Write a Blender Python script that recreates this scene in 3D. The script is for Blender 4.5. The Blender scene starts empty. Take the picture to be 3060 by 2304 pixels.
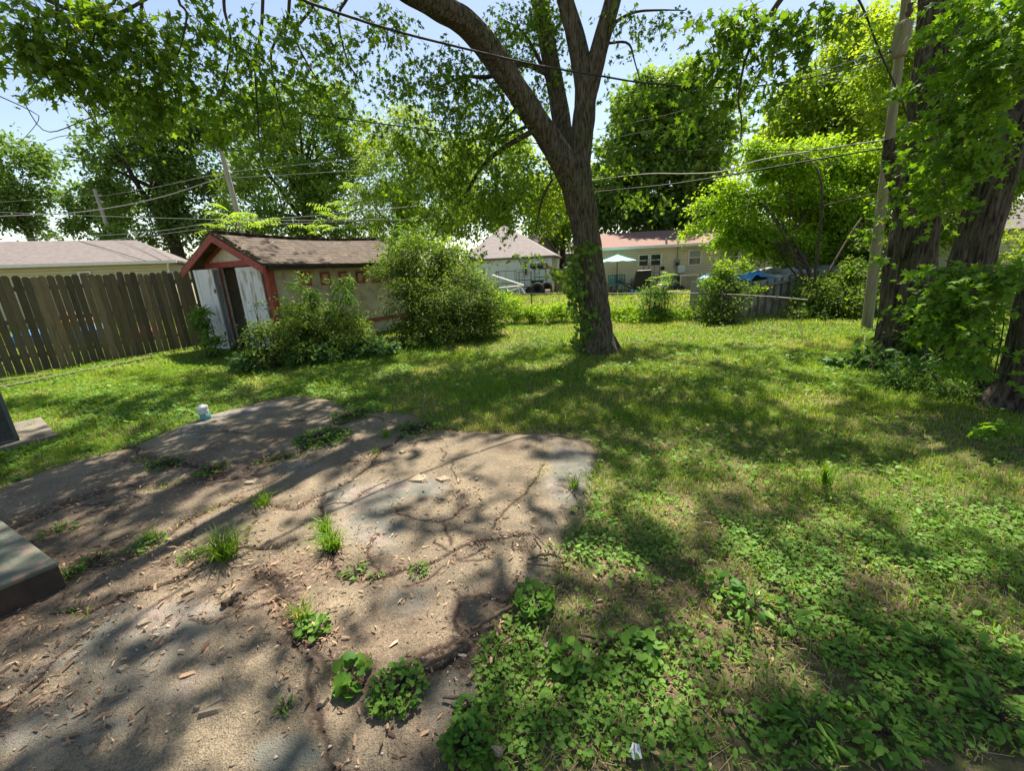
import bpy, numpy as np, math, random
from math import cos, sin, radians, pi, sqrt
rng = np.random.default_rng(7); random.seed(7)
sc = bpy.context.scene
col = sc.collection
# ---------------------------------------------------------------- camera, sky, sun, exposure
H = 1.57; FP = 1240.0; PITCH = radians(16.05); ROLL = radians(2.79)
CF = np.array([0, cos(PITCH), -sin(PITCH)]); _r = np.array([1., 0, 0]); _u = np.array([0, sin(PITCH), cos(PITCH)])
CR = cos(ROLL)*_r - sin(ROLL)*_u; CU = cos(ROLL)*_u + sin(ROLL)*_r
CO = np.array([0, 0, H]); S = 3060/2212.
import mathutils
cam_d = bpy.data.cameras.new('camera'); cam = bpy.data.objects.new('camera', cam_d); col.objects.link(cam)
cam_d.sensor_width = 36; cam_d.lens = 36*FP/3060; cam_d.clip_start = .05; cam_d.clip_end = 2000
m = mathutils.Matrix(((CR[0], CU[0], -CF[0], 0), (CR[1], CU[1], -CF[1], 0), (CR[2], CU[2], -CF[2], H), (0, 0, 0, 1)))
cam.matrix_world = m; sc.camera = cam
SUN_EL = radians(62); SUN_AZ = radians(14)      # azimuth measured from +Y towards +X
SD = np.array([sin(SUN_AZ)*cos(SUN_EL), cos(SUN_AZ)*cos(SUN_EL), sin(SUN_EL)])
w = bpy.data.worlds.new('World'); sc.world = w; w.use_nodes = True
nt = w.node_tree; bg = nt.nodes['Background']; sky = nt.nodes.new('ShaderNodeTexSky'); sky.sky_type = 'NISHITA'
sky.sun_disc = False; sky.sun_elevation = SUN_EL; sky.sun_rotation = SUN_AZ; sky.air_density = 1.0; sky.dust_density = 0.4; sky.ozone_density = 1.5
tint = nt.nodes.new('ShaderNodeMixRGB'); tint.blend_type = 'MULTIPLY'; tint.inputs[0].default_value = 1; tint.inputs[2].default_value = (1.05, .92, .79, 1)
nt.links.new(sky.outputs[0], tint.inputs[1]); nt.links.new(tint.outputs[0], bg.inputs[0]); bg.inputs[1].default_value = 0.088
sl = bpy.data.lights.new('sun', 'SUN'); sl.energy = 5.0; sl.angle = radians(.55); sl.color = (1, .92, .79)
so = bpy.data.objects.new('sun', sl); col.objects.link(so)
so.rotation_euler = mathutils.Vector(SD).to_track_quat('Z', 'Y').to_euler()
sc.view_settings.view_transform = 'Standard'; sc.view_settings.look = 'None'; sc.view_settings.gamma = 1
sc.view_settings.exposure = 1.45
sc.cycles.max_bounces = 8; sc.cycles.diffuse_bounces = 4; sc.cycles.transmission_bounces = 5; sc.cycles.use_denoising = True
sc.cycles.sample_clamp_indirect = 4

# ---------------------------------------------------------------- picture <-> place helpers (2212 px wide photo coordinates)
def ray(x, y):
    x = np.asarray(x, float)*S; y = np.asarray(y, float)*S
    return np.multiply.outer((x-1530)/FP, CR) + np.multiply.outer((1152-y)/FP, CU) + CF
def G(x, y, z=0.):
    d = ray(x, y); return CO + d*((z-H)/d[..., 2])[..., None] if d.ndim > 1 else CO + d*((z-H)/d[2])
def Y(x, y, yy):
    d = ray(x, y); return CO + d*yy/d[1]
def PL(x, y, P, n):
    d = ray(x, y); return CO + d*(((np.asarray(P)-CO)@n)/(d@n))
def PX(P):
    v = np.asarray(P, float)-CO; z = v@CF
    return (1530+FP*(v@CR)/z)/S, (1152-FP*(v@CU)/z)/S
def mpp(P): return S/FP*float((np.asarray(P)-CO)@CF)      # metres per photo pixel at P
def c3(X, Yy): return ((1350+X/3.403)/S, (600+Yy/3.403)/S)
def c4(X, Yy): return ((1750+X/3.403)/S, (600+Yy/3.403)/S)
def vn(x, y, s, seed=0):                                   # value noise 0..1
    r = np.random.default_rng(seed).random((257, 257)); x = np.asarray(x)/s+91.3; y = np.asarray(y)/s+57.7
    xi = np.floor(x).astype(int); yi = np.floor(y).astype(int); fx = x-xi; fy = y-yi; fx = fx*fx*(3-2*fx); fy = fy*fy*(3-2*fy)
    a = r[xi % 256, yi % 256]; b = r[(xi+1) % 256, yi % 256]; c = r[xi % 256, (yi+1) % 256]; d = r[(xi+1) % 256, (yi+1) % 256]
    return (a*(1-fx)+b*fx)*(1-fy)+(c*(1-fx)+d*fx)*fy
def fbm(x, y, s, seed=0, o=4):
    t = 0; a = .5; n = 0
    for k in range(o): t = t+a*vn(x, y, s/2**k, seed+k*17); n += a; a *= .5
    return t/n
def inpoly(x, y, poly):
    x = np.asarray(x); y = np.asarray(y); c = np.zeros(x.shape, bool); n = len(poly); j = n-1
    for i in range(n):
        xi, yi = poly[i][0], poly[i][1]; xj, yj = poly[j][0], poly[j][1]
        with np.errstate(divide='ignore', invalid='ignore'):
            t = ((yi > y) != (yj > y)) & (x < (xj-xi)*(y-yi)/((yj-yi) if yj != yi else 1e-9)+xi)
        c ^= t; j = i
    return c
def dseg(x, y, pts):                                       # distance to polyline
    d = np.full(np.shape(x), 1e9)
    for (ax, ay), (bx, by) in zip(pts[:-1], pts[1:]):
        vx, vy = bx-ax, by-ay; t = np.clip(((x-ax)*vx+(y-ay)*vy)/(vx*vx+vy*vy+1e-12), 0, 1)
        d = np.minimum(d, np.hypot(x-ax-t*vx, y-ay-t*vy))
    return d
def unit(v): v = np.asarray(v, float); return v/(np.linalg.norm(v, axis=-1, keepdims=True)+1e-12)

# ---------------------------------------------------------------- materials
def mat(name, c, c2=None, scale=3., rough=.8, bump=0., bscale=40., spec=.3, metal=0., stretch=(1, 1, 1), coord='Object', c3_=None, s3=20.):
    M = bpy.data.materials.new(name); M.use_nodes = True; T = M.node_tree; N = T.nodes; L = T.links; P = N['Principled BSDF']
    P.inputs['Roughness'].default_value = rough; P.inputs['Specular IOR Level'].default_value = spec; P.inputs['Metallic'].default_value = metal
    tc = N.new('ShaderNodeTexCoord'); mp = N.new('ShaderNodeMapping'); mp.inputs['Scale'].default_value = stretch
    L.new(tc.outputs[coord], mp.inputs[0])
    if c2 is None: c2 = tuple(v*.7 for v in c)
    n = N.new('ShaderNodeTexNoise'); n.inputs['Scale'].default_value = scale; n.inputs['Detail'].default_value = 8; n.inputs['Roughness'].default_value = .65
    L.new(mp.outputs[0], n.inputs[0])
    r = N.new('ShaderNodeValToRGB'); r.color_ramp.elements[0].position = .33; r.color_ramp.elements[1].position = .67
    r.color_ramp.elements[0].color = (*c2, 1); r.color_ramp.elements[1].color = (*c, 1); L.new(n.outputs[0], r.inputs[0])
    out = r.outputs[0]
    if c3_:
        n3 = N.new('ShaderNodeTexNoise'); n3.inputs['Scale'].default_value = s3; n3.inputs['Detail'].default_value = 6; L.new(mp.outputs[0], n3.inputs[0])
        r3 = N.new('ShaderNodeValToRGB'); r3.color_ramp.elements[0].position = .52; r3.color_ramp.elements[1].position = .62; L.new(n3.outputs[0], r3.inputs[0])
        mx = N.new('ShaderNodeMixRGB'); L.new(r3.outputs[0], mx.inputs[0]); L.new(out, mx.inputs[1]); mx.inputs[2].default_value = (*c3_, 1); out = mx.outputs[0]
    L.new(out, P.inputs['Base Color'])
    if bump:
        nb = N.new('ShaderNodeTexNoise'); nb.inputs['Scale'].default_value = bscale; nb.inputs['Detail'].default_value = 8; nb.inputs['Roughness'].default_value = .7; L.new(mp.outputs[0], nb.inputs[0])
        b = N.new('ShaderNodeBump'); b.inputs['Strength'].default_value = min(1, bump); b.inputs['Distance'].default_value = .02*max(1, bump); L.new(nb.outputs[0], b.inputs['Height']); L.new(b.outputs[0], P.inputs['Normal'])
    return M
def leafmat(name, c1, c2, tr=.45, trc=(1.5, 1.35, .5), rough=.45, c3_=None, pos3=.97):
    M = bpy.data.materials.new(name); M.use_nodes = True; T = M.node_tree; N = T.nodes; L = T.links; P = N['Principled BSDF']
    at = N.new('ShaderNodeAttribute'); at.attribute_name = 'rnd'
    r = N.new('ShaderNodeValToRGB'); r.color_ramp.elements[0].color = (*c1, 1); r.color_ramp.elements[1].color = (*c2, 1)
    r.color_ramp.elements[1].position = pos3-.02
    if c3_: e = r.color_ramp.elements.new(pos3); e.color = (*c3_, 1)
    L.new(at.outputs['Fac'], r.inputs[0]); L.new(r.outputs[0], P.inputs['Base Color'])
    P.inputs['Roughness'].default_value = max(rough, .55); P.inputs['Specular IOR Level'].default_value = .18
    t = N.new('ShaderNodeBsdfTranslucent'); mu = N.new('ShaderNodeMixRGB'); mu.blend_type = 'MULTIPLY'; mu.inputs[0].default_value = 1
    mu.inputs[2].default_value = (*trc, 1); L.new(r.outputs[0], mu.inputs[1]); L.new(mu.outputs[0], t.inputs[0])
    mx = N.new('ShaderNodeMixShader'); mx.inputs[0].default_value = tr
    L.new(P.outputs[0], mx.inputs[1]); L.new(t.outputs[0], mx.inputs[2]); L.new(mx.outputs[0], N['Material Output'].inputs[0])
    return M
def banded(name, c, dark, period, axis='Z', width=.12, rough=.6, c2=None, bump=.5, scale=1.5, stain=None):
    """siding / shingle courses / corrugation: a thin darker line every `period` metres along an object axis"""
    M = mat(name, c, c2 or tuple(v*.88 for v in c), scale=scale, rough=rough, c3_=stain, s3=1.1); N = M.node_tree.nodes; L = M.node_tree.links; P = N['Principled BSDF']
    tc = N.new('ShaderNodeTexCoord'); sp = N.new('ShaderNodeSeparateXYZ'); L.new(tc.outputs['Object'], sp.inputs[0])
    d = N.new('ShaderNodeMath'); d.operation = 'DIVIDE'; d.inputs[1].default_value = period; L.new(sp.outputs[axis], d.inputs[0])
    fr = N.new('ShaderNodeMath'); fr.operation = 'FRACT'; L.new(d.outputs[0], fr.inputs[0])
    lt = N.new('ShaderNodeMath'); lt.operation = 'LESS_THAN'; lt.inputs[1].default_value = width; L.new(fr.outputs[0], lt.inputs[0])
    src = P.inputs['Base Color'].links[0].from_socket
    mx = N.new('ShaderNodeMixRGB'); L.new(lt.outputs[0], mx.inputs[0]); L.new(src, mx.inputs[1]); mx.inputs[2].default_value = (*dark, 1); L.new(mx.outputs[0], P.inputs['Base Color'])
    b = N.new('ShaderNodeBump'); b.inputs['Strength'].default_value = bump; b.inputs['Distance'].default_value = .02; L.new(fr.outputs[0], b.inputs['Height']); L.new(b.outputs[0], P.inputs['Normal'])
    return M
def barkmat(name, c, c2, vs=7.):
    M = bpy.data.materials.new(name); M.use_nodes = True; T = M.node_tree; N = T.nodes; L = T.links; P = N['Principled BSDF']; P.inputs['Roughness'].default_value = .95; P.inputs['Specular IOR Level'].default_value = .15
    tc = N.new('ShaderNodeTexCoord'); mp = N.new('ShaderNodeMapping'); mp.inputs['Scale'].default_value = (1, 1, .16); L.new(tc.outputs['Object'], mp.inputs[0])
    nn = N.new('ShaderNodeTexNoise'); nn.inputs['Scale'].default_value = vs*3.2; nn.inputs['Detail'].default_value = 8; nn.inputs['Roughness'].default_value = .62; nn.inputs['Distortion'].default_value = .6; L.new(mp.outputs[0], nn.inputs[0])
    r = N.new('ShaderNodeValToRGB'); r.color_ramp.elements[0].position = .38; r.color_ramp.elements[1].position = .6
    r.color_ramp.elements[0].color = (*c2, 1); r.color_ramp.elements[1].color = (*c, 1); L.new(nn.outputs[0], r.inputs[0])
    n2 = N.new('ShaderNodeTexNoise'); n2.inputs['Scale'].default_value = 2.2; n2.inputs['Detail'].default_value = 5; L.new(tc.outputs['Object'], n2.inputs[0])
    r2 = N.new('ShaderNodeValToRGB'); r2.color_ramp.elements[0].position = .45; r2.color_ramp.elements[1].position = .75; r2.color_ramp.elements[0].color = (1, 1, 1, 1); r2.color_ramp.elements[1].color = (.8, 1.0, .62, 1); L.new(n2.outputs[0], r2.inputs[0])
    mu = N.new('ShaderNodeMixRGB'); mu.blend_type = 'MULTIPLY'; mu.inputs[0].default_value = 1; L.new(r.outputs[0], mu.inputs[1]); L.new(r2.outputs[0], mu.inputs[2]); L.new(mu.outputs[0], P.inputs['Base Color'])
    b = N.new('ShaderNodeBump'); b.inputs['Strength'].default_value = 1; b.inputs['Distance'].default_value = .05; L.new(nn.outputs[0], b.inputs['Height']); L.new(b.outputs[0], P.inputs['Normal'])
    return M

# ---------------------------------------------------------------- object helpers
def props(o, label=None, cat=None, group=None, kind=None):
    if label: o['label'] = label
    if cat: o['category'] = cat
    if group: o['group'] = group
    if kind: o['kind'] = kind
    return o
def thing(name, label, cat, loc=(0, 0, 0), group=None):
    o = bpy.data.objects.new(name, None); o.empty_display_size = .2; col.objects.link(o); o.location = tuple(float(v) for v in loc)
    return props(o, label, cat, group)
def mk(name, V, faces, M, parent=None, rnd=None, smooth=False, label=None, cat=None, group=None, kind=None):
    """V (n,3) world coordinates; faces (m,k) array or list of tuples"""
    V = np.asarray(V, np.float32); me = bpy.data.meshes.new(name)
    loc = np.zeros(3); q = parent
    while q is not None: loc = loc+np.array(q.location); q = q.parent
    org = loc if parent is not None else np.array([V[:, 0].mean(), V[:, 1].mean(), V[:, 2].min()])
    V = V-org.astype(np.float32)
    if isinstance(faces, np.ndarray):
        m_, k = faces.shape; me.vertices.add(len(V)); me.vertices.foreach_set('co', V.ravel()); me.loops.add(m_*k); me.loops.foreach_set('vertex_index', faces.ravel().astype(np.int32))
        me.polygons.add(m_); me.polygons.foreach_set('loop_start', np.arange(0, m_*k, k, dtype=np.int32)); me.update(calc_edges=True)
    else: me.from_pydata([tuple(map(float, v)) for v in V], [], faces); me.update()
    if rnd is not None:
        a = me.attributes.new('rnd', 'FLOAT', 'FACE'); a.data.foreach_set('value', np.asarray(rnd, np.float32))
    if smooth: me.polygons.foreach_set('use_smooth', np.ones(len(me.polygons), bool))
    me.materials.append(M)
    o = bpy.data.objects.new(name, me); col.objects.link(o)
    if parent is not None: o.parent = parent; o.location = (0, 0, 0)
    else: o.location = tuple(float(v) for v in org)
    return props(o, label, cat, group, kind)
class MB:
    def __init__(s): s.v = []; s.f = []
    def add(s, V, F):
        b = len(s.v); s.v += [tuple(map(float, p)) for p in V]; s.f += [tuple(i+b for i in f) for f in F]; return s
    def box(s, o, ax, ay, az):            # corner + three edge vectors
        o, ax, ay, az = map(lambda q: np.asarray(q, float), (o, ax, ay, az))
        P = [o, o+ax, o+ax+ay, o+ay, o+az, o+ax+az, o+ax+ay+az, o+ay+az]
        F = [(0, 3, 2, 1), (4, 5, 6, 7), (0, 1, 5, 4), (1, 2, 6, 5), (2, 3, 7, 6), (3, 0, 4, 7)]
        if np.dot(np.cross(ax, ay), az) < 0: F = [f[::-1] for f in F]
        return s.add(P, F)
    def cbox(s, c, h, rz=0):              # centre, half sizes, rotation
        cx = np.array([cos(rz), sin(rz), 0]); cy = np.array([-sin(rz), cos(rz), 0]); cz = np.array([0, 0, 1.]); c = np.asarray(c, float)
        return s.box(c-cx*h[0]-cy*h[1]-cz*h[2], cx*2*h[0], cy*2*h[1], cz*2*h[2])
    def bar(s, a, b, w, t=None, up=(0, 0, 1)):
        a = np.asarray(a, float); b = np.asarray(b, float); t = t or w; d = unit(b-a); up = np.asarray(up, float)
        if abs(d@up) > .98: up = np.array([1., 0, 0])
        x = unit(np.cross(d, up)); y = np.cross(x, d)
        return s.box(a-x*w/2-y*t/2, x*w, y*t, b-a)
    def tube(s, pts, rad, n=8, cap=True):
        V, F = tube_arr(pts, rad, n); s.add(V, F); b = len(s.v)-len(V)
        if cap: s.f.append(tuple(b+i for i in range(n))[::-1]); s.f.append(tuple(b+len(V)-n+i for i in range(n)))
        return s
    def lathe(s, c, prof, n=20, ax=(0, 0, 1)):
        z = unit(ax); x = unit(np.cross(z, (0.3, 1, .1))); y = np.cross(z, x); c = np.asarray(c, float); V = []; F = []
        for r, h in prof:
            for k in range(n): a = 2*pi*k/n; V.append(c+z*h+(x*cos(a)+y*sin(a))*r)
        for i in range(len(prof)-1):
            for k in range(n): F.append((i*n+k, i*n+(k+1) % n, (i+1)*n+(k+1) % n, (i+1)*n+k))
        F.append(tuple(range(n))[::-1]); F.append(tuple((len(prof)-1)*n+k for k in range(n)))
        return s.add(V, F)
    def build(s, name, M, parent=None, smooth=False, **k):
        return mk(name, np.array(s.v), s.f, M, parent, smooth=smooth, **k)
def bevel(o, w=.005, seg=2):
    b = o.modifiers.new('bevel', 'BEVEL'); b.width = w; b.segments = seg; b.limit_method = 'ANGLE'; return o
def frames(P):
    T = np.gradient(P, axis=0); T = unit(T); x = unit(np.cross(T[0], (0.1, 1, .05))); X = []; 
    for t in T: x = unit(x-t*(x@t)); X.append(x)
    X = np.array(X); return T, X, np.cross(T, X)
def tube_arr(pts, rad, n=8, mod=None):
    P = np.asarray(pts, float); rad = np.broadcast_to(np.asarray(rad, float), (len(P),)); T, X, Yv = frames(P); a = np.arange(n)*2*pi/n
    R = np.repeat(rad[:, None], n, 1)
    if mod is not None: R = R*mod(np.arange(len(P))[:, None], a[None, :], rad[:, None], P)
    V = P[:, None]+R[..., None]*(np.cos(a)[None, :, None]*X[:, None]+np.sin(a)[None, :, None]*Yv[:, None])
    F = []
    for i in range(len(P)-1):
        for k in range(n): F.append((i*n+k, i*n+(k+1) % n, (i+1)*n+(k+1) % n, (i+1)*n+k))
    return V.reshape(-1, 3), F
def smoothpath(P, R, n):
    P = np.asarray(P, float); R = np.asarray(R, float); t = np.concatenate([[0], np.cumsum(np.linalg.norm(np.diff(P, axis=0), axis=1))]); t /= t[-1]
    u = np.linspace(0, 1, n); out = np.zeros((n, 3)); Q = np.vstack([2*P[0]-P[1], P, 2*P[-1]-P[-2]]); RR = np.concatenate([[R[0]], R, [R[-1]]])
    rr = np.interp(u, t, R)
    for k, x in enumerate(u):
        i = min(len(P)-2, max(0, np.searchsorted(t, x)-1)); f = (x-t[i])/(t[i+1]-t[i]+1e-9)
        p0, p1, p2, p3 = Q[i], Q[i+1], Q[i+2], Q[i+3]
        out[k] = .5*((2*p1)+(-p0+p2)*f+(2*p0-5*p1+4*p2-p3)*f*f+(-p0+3*p1-3*p2+p3)*f**3)
    return out, rr
def barkmod(depth, seed, flare=0.):
    r = np.random.default_rng(seed); NA = 64; tab = r.random((400, NA))
    def f(i, a, rad, P):
        arc = np.concatenate([[0], np.cumsum(np.linalg.norm(np.diff(P, axis=0), axis=1))])[:, None]
        k = a/(2*pi)*NA; u = arc/.28
        def s(u, k):
            ui = np.floor(u).astype(int); fu = u-ui; fu = fu*fu*(3-2*fu); ki = np.floor(k).astype(int); fk = k-ki
            g = lambda A, B: tab[A % 400, B % NA]
            return (g(ui, ki)*(1-fk)+g(ui, ki+1)*fk)*(1-fu)+(g(ui+1, ki)*(1-fk)+g(ui+1, ki+1)*fk)*fu
        rd = s(u+np.sin(k)*.0, k*.5+arc*.6)
        lump = s(u*.35, k*.12)
        fl = 1+flare*np.exp(-arc/.22)*(1+.55*np.cos(a*5+1.3)+.3*np.cos(a*3))
        return (1+depth*(rd-.5)*2+.14*(lump-.5))*fl
    return f
def cable(name, pts, r, M, label, group=None, n=40):
    P, R = smoothpath(pts, [r*.75]*len(pts), n); V, F = tube_arr(P, R, 6)
    return mk(name, V, np.array(F), M, label=label, cat='cable', group=group)

# leaf templates: (verts, tris); x = length direction, y = side, z = normal
def tri_fan(out, cz=.0, tip=-.08, center=(.28, 0)):
    out = np.array(out, float); n = len(out); V = np.zeros((n+1, 3)); V[0, :2] = center; V[0, 2] = cz
    V[1:, :2] = out; V[1:, 2] = tip*(out[:, 0]**2+out[:, 1]**2)*1.2
    return V, np.array([(0, 1+i, 1+(i+1) % n) for i in range(n)])
MAPLE = tri_fan([(0, 0), (.08, -.36), (.3, -.2), (.52, -.52), (.55, -.17), (1, 0), (.55, .17), (.52, .52), (.3, .2), (.08, .36)], .05, -.2)
OVAL = tri_fan([(0, 0), (.3, -.22), (.7, -.2), (1, 0), (.7, .2), (.3, .22)], .04, -.15, (.45, 0))
ROUND = tri_fan([(.1, 0), (-.1, -.25), (.15, -.52), (.6, -.48), (.9, 0), (.6, .48), (.15, .52), (-.1, .25)], -.05, .12, (.35, 0))
QUAD = (np.array([(0, 0, 0), (.5, -.3, .0), (1, 0, -.12), (.5, .3, 0)]), np.array([(0, 1, 2), (0, 2, 3)]))
LANCE = tri_fan([(0, 0), (.35, -.11), (.75, -.08), (1, 0), (.75, .08), (.35, .11)], .02, -.3, (.5, 0))
STAR = tri_fan([(0, 0), (.45, -.5), (.55, -.16), (1, 0), (.55, .16), (.45, .5)], .03, -.15)
def leaves(tpl, P, D, Nn, size):
    """one template copied to every position with direction D, normal Nn"""
    tv, tf = tpl; D = unit(D); W = unit(np.cross(Nn, D)); Nn = np.cross(D, W); n = len(P)
    V = P[:, None]+size[:, None, None]*(tv[None, :, 0, None]*D[:, None]+tv[None, :, 1, None]*W[:, None]+tv[None, :, 2, None]*Nn[:, None])
    F = (tf[None]+(np.arange(n)*len(tv))[:, None, None]).reshape(-1, 3)
    return V.reshape(-1, 3), F, len(tf)
def rv(n): return unit(rng.normal(size=(n, 3)))
class LB:   # leaf bucket
    def __init__(s): s.V = []; s.F = []; s.r = []; s.n = 0
    def put(s, tpl, P, D, Nn, size, rnd):
        if len(P) == 0: return
        V, F, k = leaves(tpl, P, D, Nn, size); s.V.append(V); s.F.append(F+s.n); s.n += len(V); s.r.append(np.repeat(rnd, k))
    def build(s, name, M, parent=None, **k): return mk(name, np.concatenate(s.V), np.concatenate(s.F), M, parent, rnd=np.concatenate(s.r), **k)
def sticks(A, B, r0, r1, n=3):
    A = np.asarray(A, float); B = np.asarray(B, float); D = unit(B-A); X = unit(np.cross(D, rv(len(A)))); Yv = np.cross(D, X); a = np.arange(n)*2*pi/n
    r0 = np.broadcast_to(r0, (len(A),)); r1 = np.broadcast_to(r1, (len(A),))
    ring = np.cos(a)[None, :, None]*X[:, None]+np.sin(a)[None, :, None]*Yv[:, None]
    V = np.concatenate([A[:, None]+ring*r0[:, None, None], B[:, None]+ring*r1[:, None, None]], 1)
    f = np.array([(k, (k+1) % n, n+(k+1) % n, n+k) for k in range(n)]); F = (f[None]+(np.arange(len(A))*2*n)[:, None, None]).reshape(-1, 4)
    return V.reshape(-1, 3), F
def sprays(lb, A, D, L, m, size, tpl=QUAD, droop=.25, spread=.35, up=.7, tint=None, twigs=None, tr=.003):
    """a leafy shoot at every anchor A heading D: m leaves along length L"""
    n = len(A); 
    if n == 0: return
    L = np.broadcast_to(L, (n,)); t = (np.arange(m)[None]+rng.random((n, m)))/m; D = unit(D)
    p = A[:, None]+D[:, None]*(t*L[:, None])[..., None]; p[..., 2] -= droop*(t**2)*L[:, None]
    p = p+rng.normal(size=(n, m, 3))*(spread*L)[:, None, None]*np.array([.5, .5, .35])
    d = D[:, None]+rng.normal(size=(n, m, 3))*.8; d[..., 2] -= .35
    nn = np.array([0, 0, 1.])*up+rng.normal(size=(n, m, 3))*.55
    s = np.broadcast_to(size, (n,))[:, None]*(.6+.7*rng.random((n, m)))
    base = (rng.random(n) if tint is None else tint)[:, None]
    c = np.clip(base*.7+rng.random((n, m))*.35-.02, 0, .999)
    lb.put(tpl, p.reshape(-1, 3), d.reshape(-1, 3), nn.reshape(-1, 3), s.reshape(-1), c.reshape(-1))
    if twigs is not None:
        mid = A+D*(L*.5)[:, None]-np.array([0, 0, 1])*(droop*.25*L)[:, None]; end = A+D*L[:, None]-np.array([0, 0, 1])*(droop*L)[:, None]
        for (a, b, r0, r1) in ((A, mid, tr, tr*.7), (mid, end, tr*.7, tr*.35)): twigs.append(sticks(a, b, r0, r1))
def join(parts):
    V = []; F = []; n = 0
    for v, f in parts: V.append(v); F.append(np.asarray(f)+n); n += len(v)
    return np.concatenate(V), np.concatenate(F)
def blob(px, py, yy, rx, ry, dep=None):     # ellipsoid given by photo position, real distance
    c = Y(px, py, yy); k = mpp(c); rx = rx/sqrt(1+((px-1106)*S/FP)**2); return (c, np.array([rx*k, (dep if dep else (rx+ry)/2*k), ry*k]))
def crown(lb, blobs, clumps, per, m, leaf, L=.5, tpl=QUAD, clump_r=.28, twigs=None, droop=.25, keep=None, inner=.45, tr=.004, gap=.4):
    tot = sum(b[1].prod()**(2/3) for b in blobs)
    for c, R in blobs:
        k = max(3, int(clumps*(R.prod()**(2/3))/tot)); d = rv(k); rad = inner+(1-inner)*rng.random(k)**.5
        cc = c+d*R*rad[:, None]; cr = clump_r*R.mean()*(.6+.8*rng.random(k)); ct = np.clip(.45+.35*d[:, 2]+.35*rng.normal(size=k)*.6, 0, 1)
        A = np.repeat(cc, per, 0)+rv(k*per)*np.repeat(cr, per)[:, None]*(rng.random(k*per)**.5)[:, None]*np.array([1, 1, .65])
        out = unit(A-c)+.5*rng.normal(size=A.shape); out[:, 2] *= .5
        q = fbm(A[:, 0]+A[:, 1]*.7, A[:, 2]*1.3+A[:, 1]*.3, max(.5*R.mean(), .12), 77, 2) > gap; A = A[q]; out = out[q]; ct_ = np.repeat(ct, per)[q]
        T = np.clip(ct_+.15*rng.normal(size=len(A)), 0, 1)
        if keep is not None: q = keep(A); A = A[q]; out = out[q]; T = T[q]
        sprays(lb, A, out, L*(.7+.6*rng.random(len(A))), m, leaf, tpl, droop, tint=T, twigs=twigs, tr=tr)
def limb_set(trunk_pts, trunk_r, targets, n=7, start=.45, r0=.35):
    """tapered trunk + curved limbs to each target; returns (V,F) quads"""
    P, R = smoothpath(trunk_pts, trunk_r, 26); parts = [(lambda v: (v[0], np.array(v[1])))(tube_arr(P, R, 12, barkmod(.05, 3, .35)))]
    for tgt in targets:
        i = int(len(P)*(start+(1-start)*.95*rng.random())); i = min(i, len(P)-2); a = P[i]; d = np.asarray(tgt)-a; mid = a+d*.5+np.array([0, 0, .12*np.linalg.norm(d)])+rng.normal(size=3)*.08*np.linalg.norm(d)
        rr = R[i]*.55; Q, q = smoothpath([a, mid, tgt], [rr, rr*.5, rr*.12], 12); v, f = tube_arr(Q, q, n); parts.append((v, np.array(f)))
        for _ in range(3):
            j = rng.integers(4, 10); e = Q[j]+rng.normal(size=3)*.28*np.linalg.norm(d); Q2, q2 = smoothpath([Q[j], (Q[j]+e)/2+rng.normal(size=3)*.04*np.linalg.norm(d), e], [q[j]*.6, q[j]*.35, q[j]*.1], 7); v, f = tube_arr(Q2, q2, 5); parts.append((v, np.array(f)))
    return join(parts)

# ---------------------------------------------------------------- materials used
M = {}
M['bark'] = barkmat('bark_grey_brown', (.15, .125, .095), (.032, .025, .019), 12)
M['bark_dark'] = barkmat('bark_dark', (.13, .108, .085), (.026, .02, .016), 9)
M['twig'] = mat('twig', (.07, .05, .035), (.035, .026, .02), 9, .9)
M['maple'] = leafmat('maple_leaf', (.05, .12, .018), (.19, .31, .035), .52, (1.5, 1.5, .35), c3_=(.35, .32, .06), pos3=.985)
M['maple_near'] = leafmat('maple_leaf_near', (.055, .14, .02), (.19, .33, .035), .52, (1.5, 1.5, .3), c3_=(.3, .33, .06), pos3=.985)
M['far_dark'] = leafmat('far_dark_leaf', (.045, .1, .03), (.17, .28, .06), .4, (1.3, 1.3, .45))
M['far_mid'] = leafmat('far_mid_leaf', (.06, .15, .03), (.24, .37, .065), .42)
M['far_yellow'] = leafmat('far_yellow_leaf', (.1, .22, .022), (.33, .45, .05), .48)
M['bright'] = leafmat('bright_leaf', (.09, .22, .015), (.31, .46, .035), .52, (1.5, 1.4, .4))
M['bush'] = leafmat('bush_leaf', (.04, .095, .018), (.17, .27, .035), .4)
M['weed'] = leafmat('weed_leaf', (.055, .15, .022), (.17, .31, .045), .38, c3_=(.4, .33, .12))
M['ivy'] = leafmat('ground_ivy_leaf', (.04, .125, .018), (.17, .31, .042), .35, c3_=(.4, .33, .14), pos3=.95)
M['hosta'] = leafmat('broad_weed_leaf', (.045, .12, .03), (.12, .22, .06), .35)
M['grass'] = leafmat('grass_blade', (.085, .18, .018), (.29, .42, .04), .42, (1.4, 1.4, .35), .5, c3_=(.5, .42, .2), pos3=.86)
M['straw'] = leafmat('straw', (.36, .27, .15), (.5, .4, .24), .15, (1, 1, 1))
M['litter'] = leafmat('leaf_litter', (.1, .06, .038), (.48, .31, .19), .1, (1, 1, 1), .8, c3_=(.5, .38, .27), pos3=.93)

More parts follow.
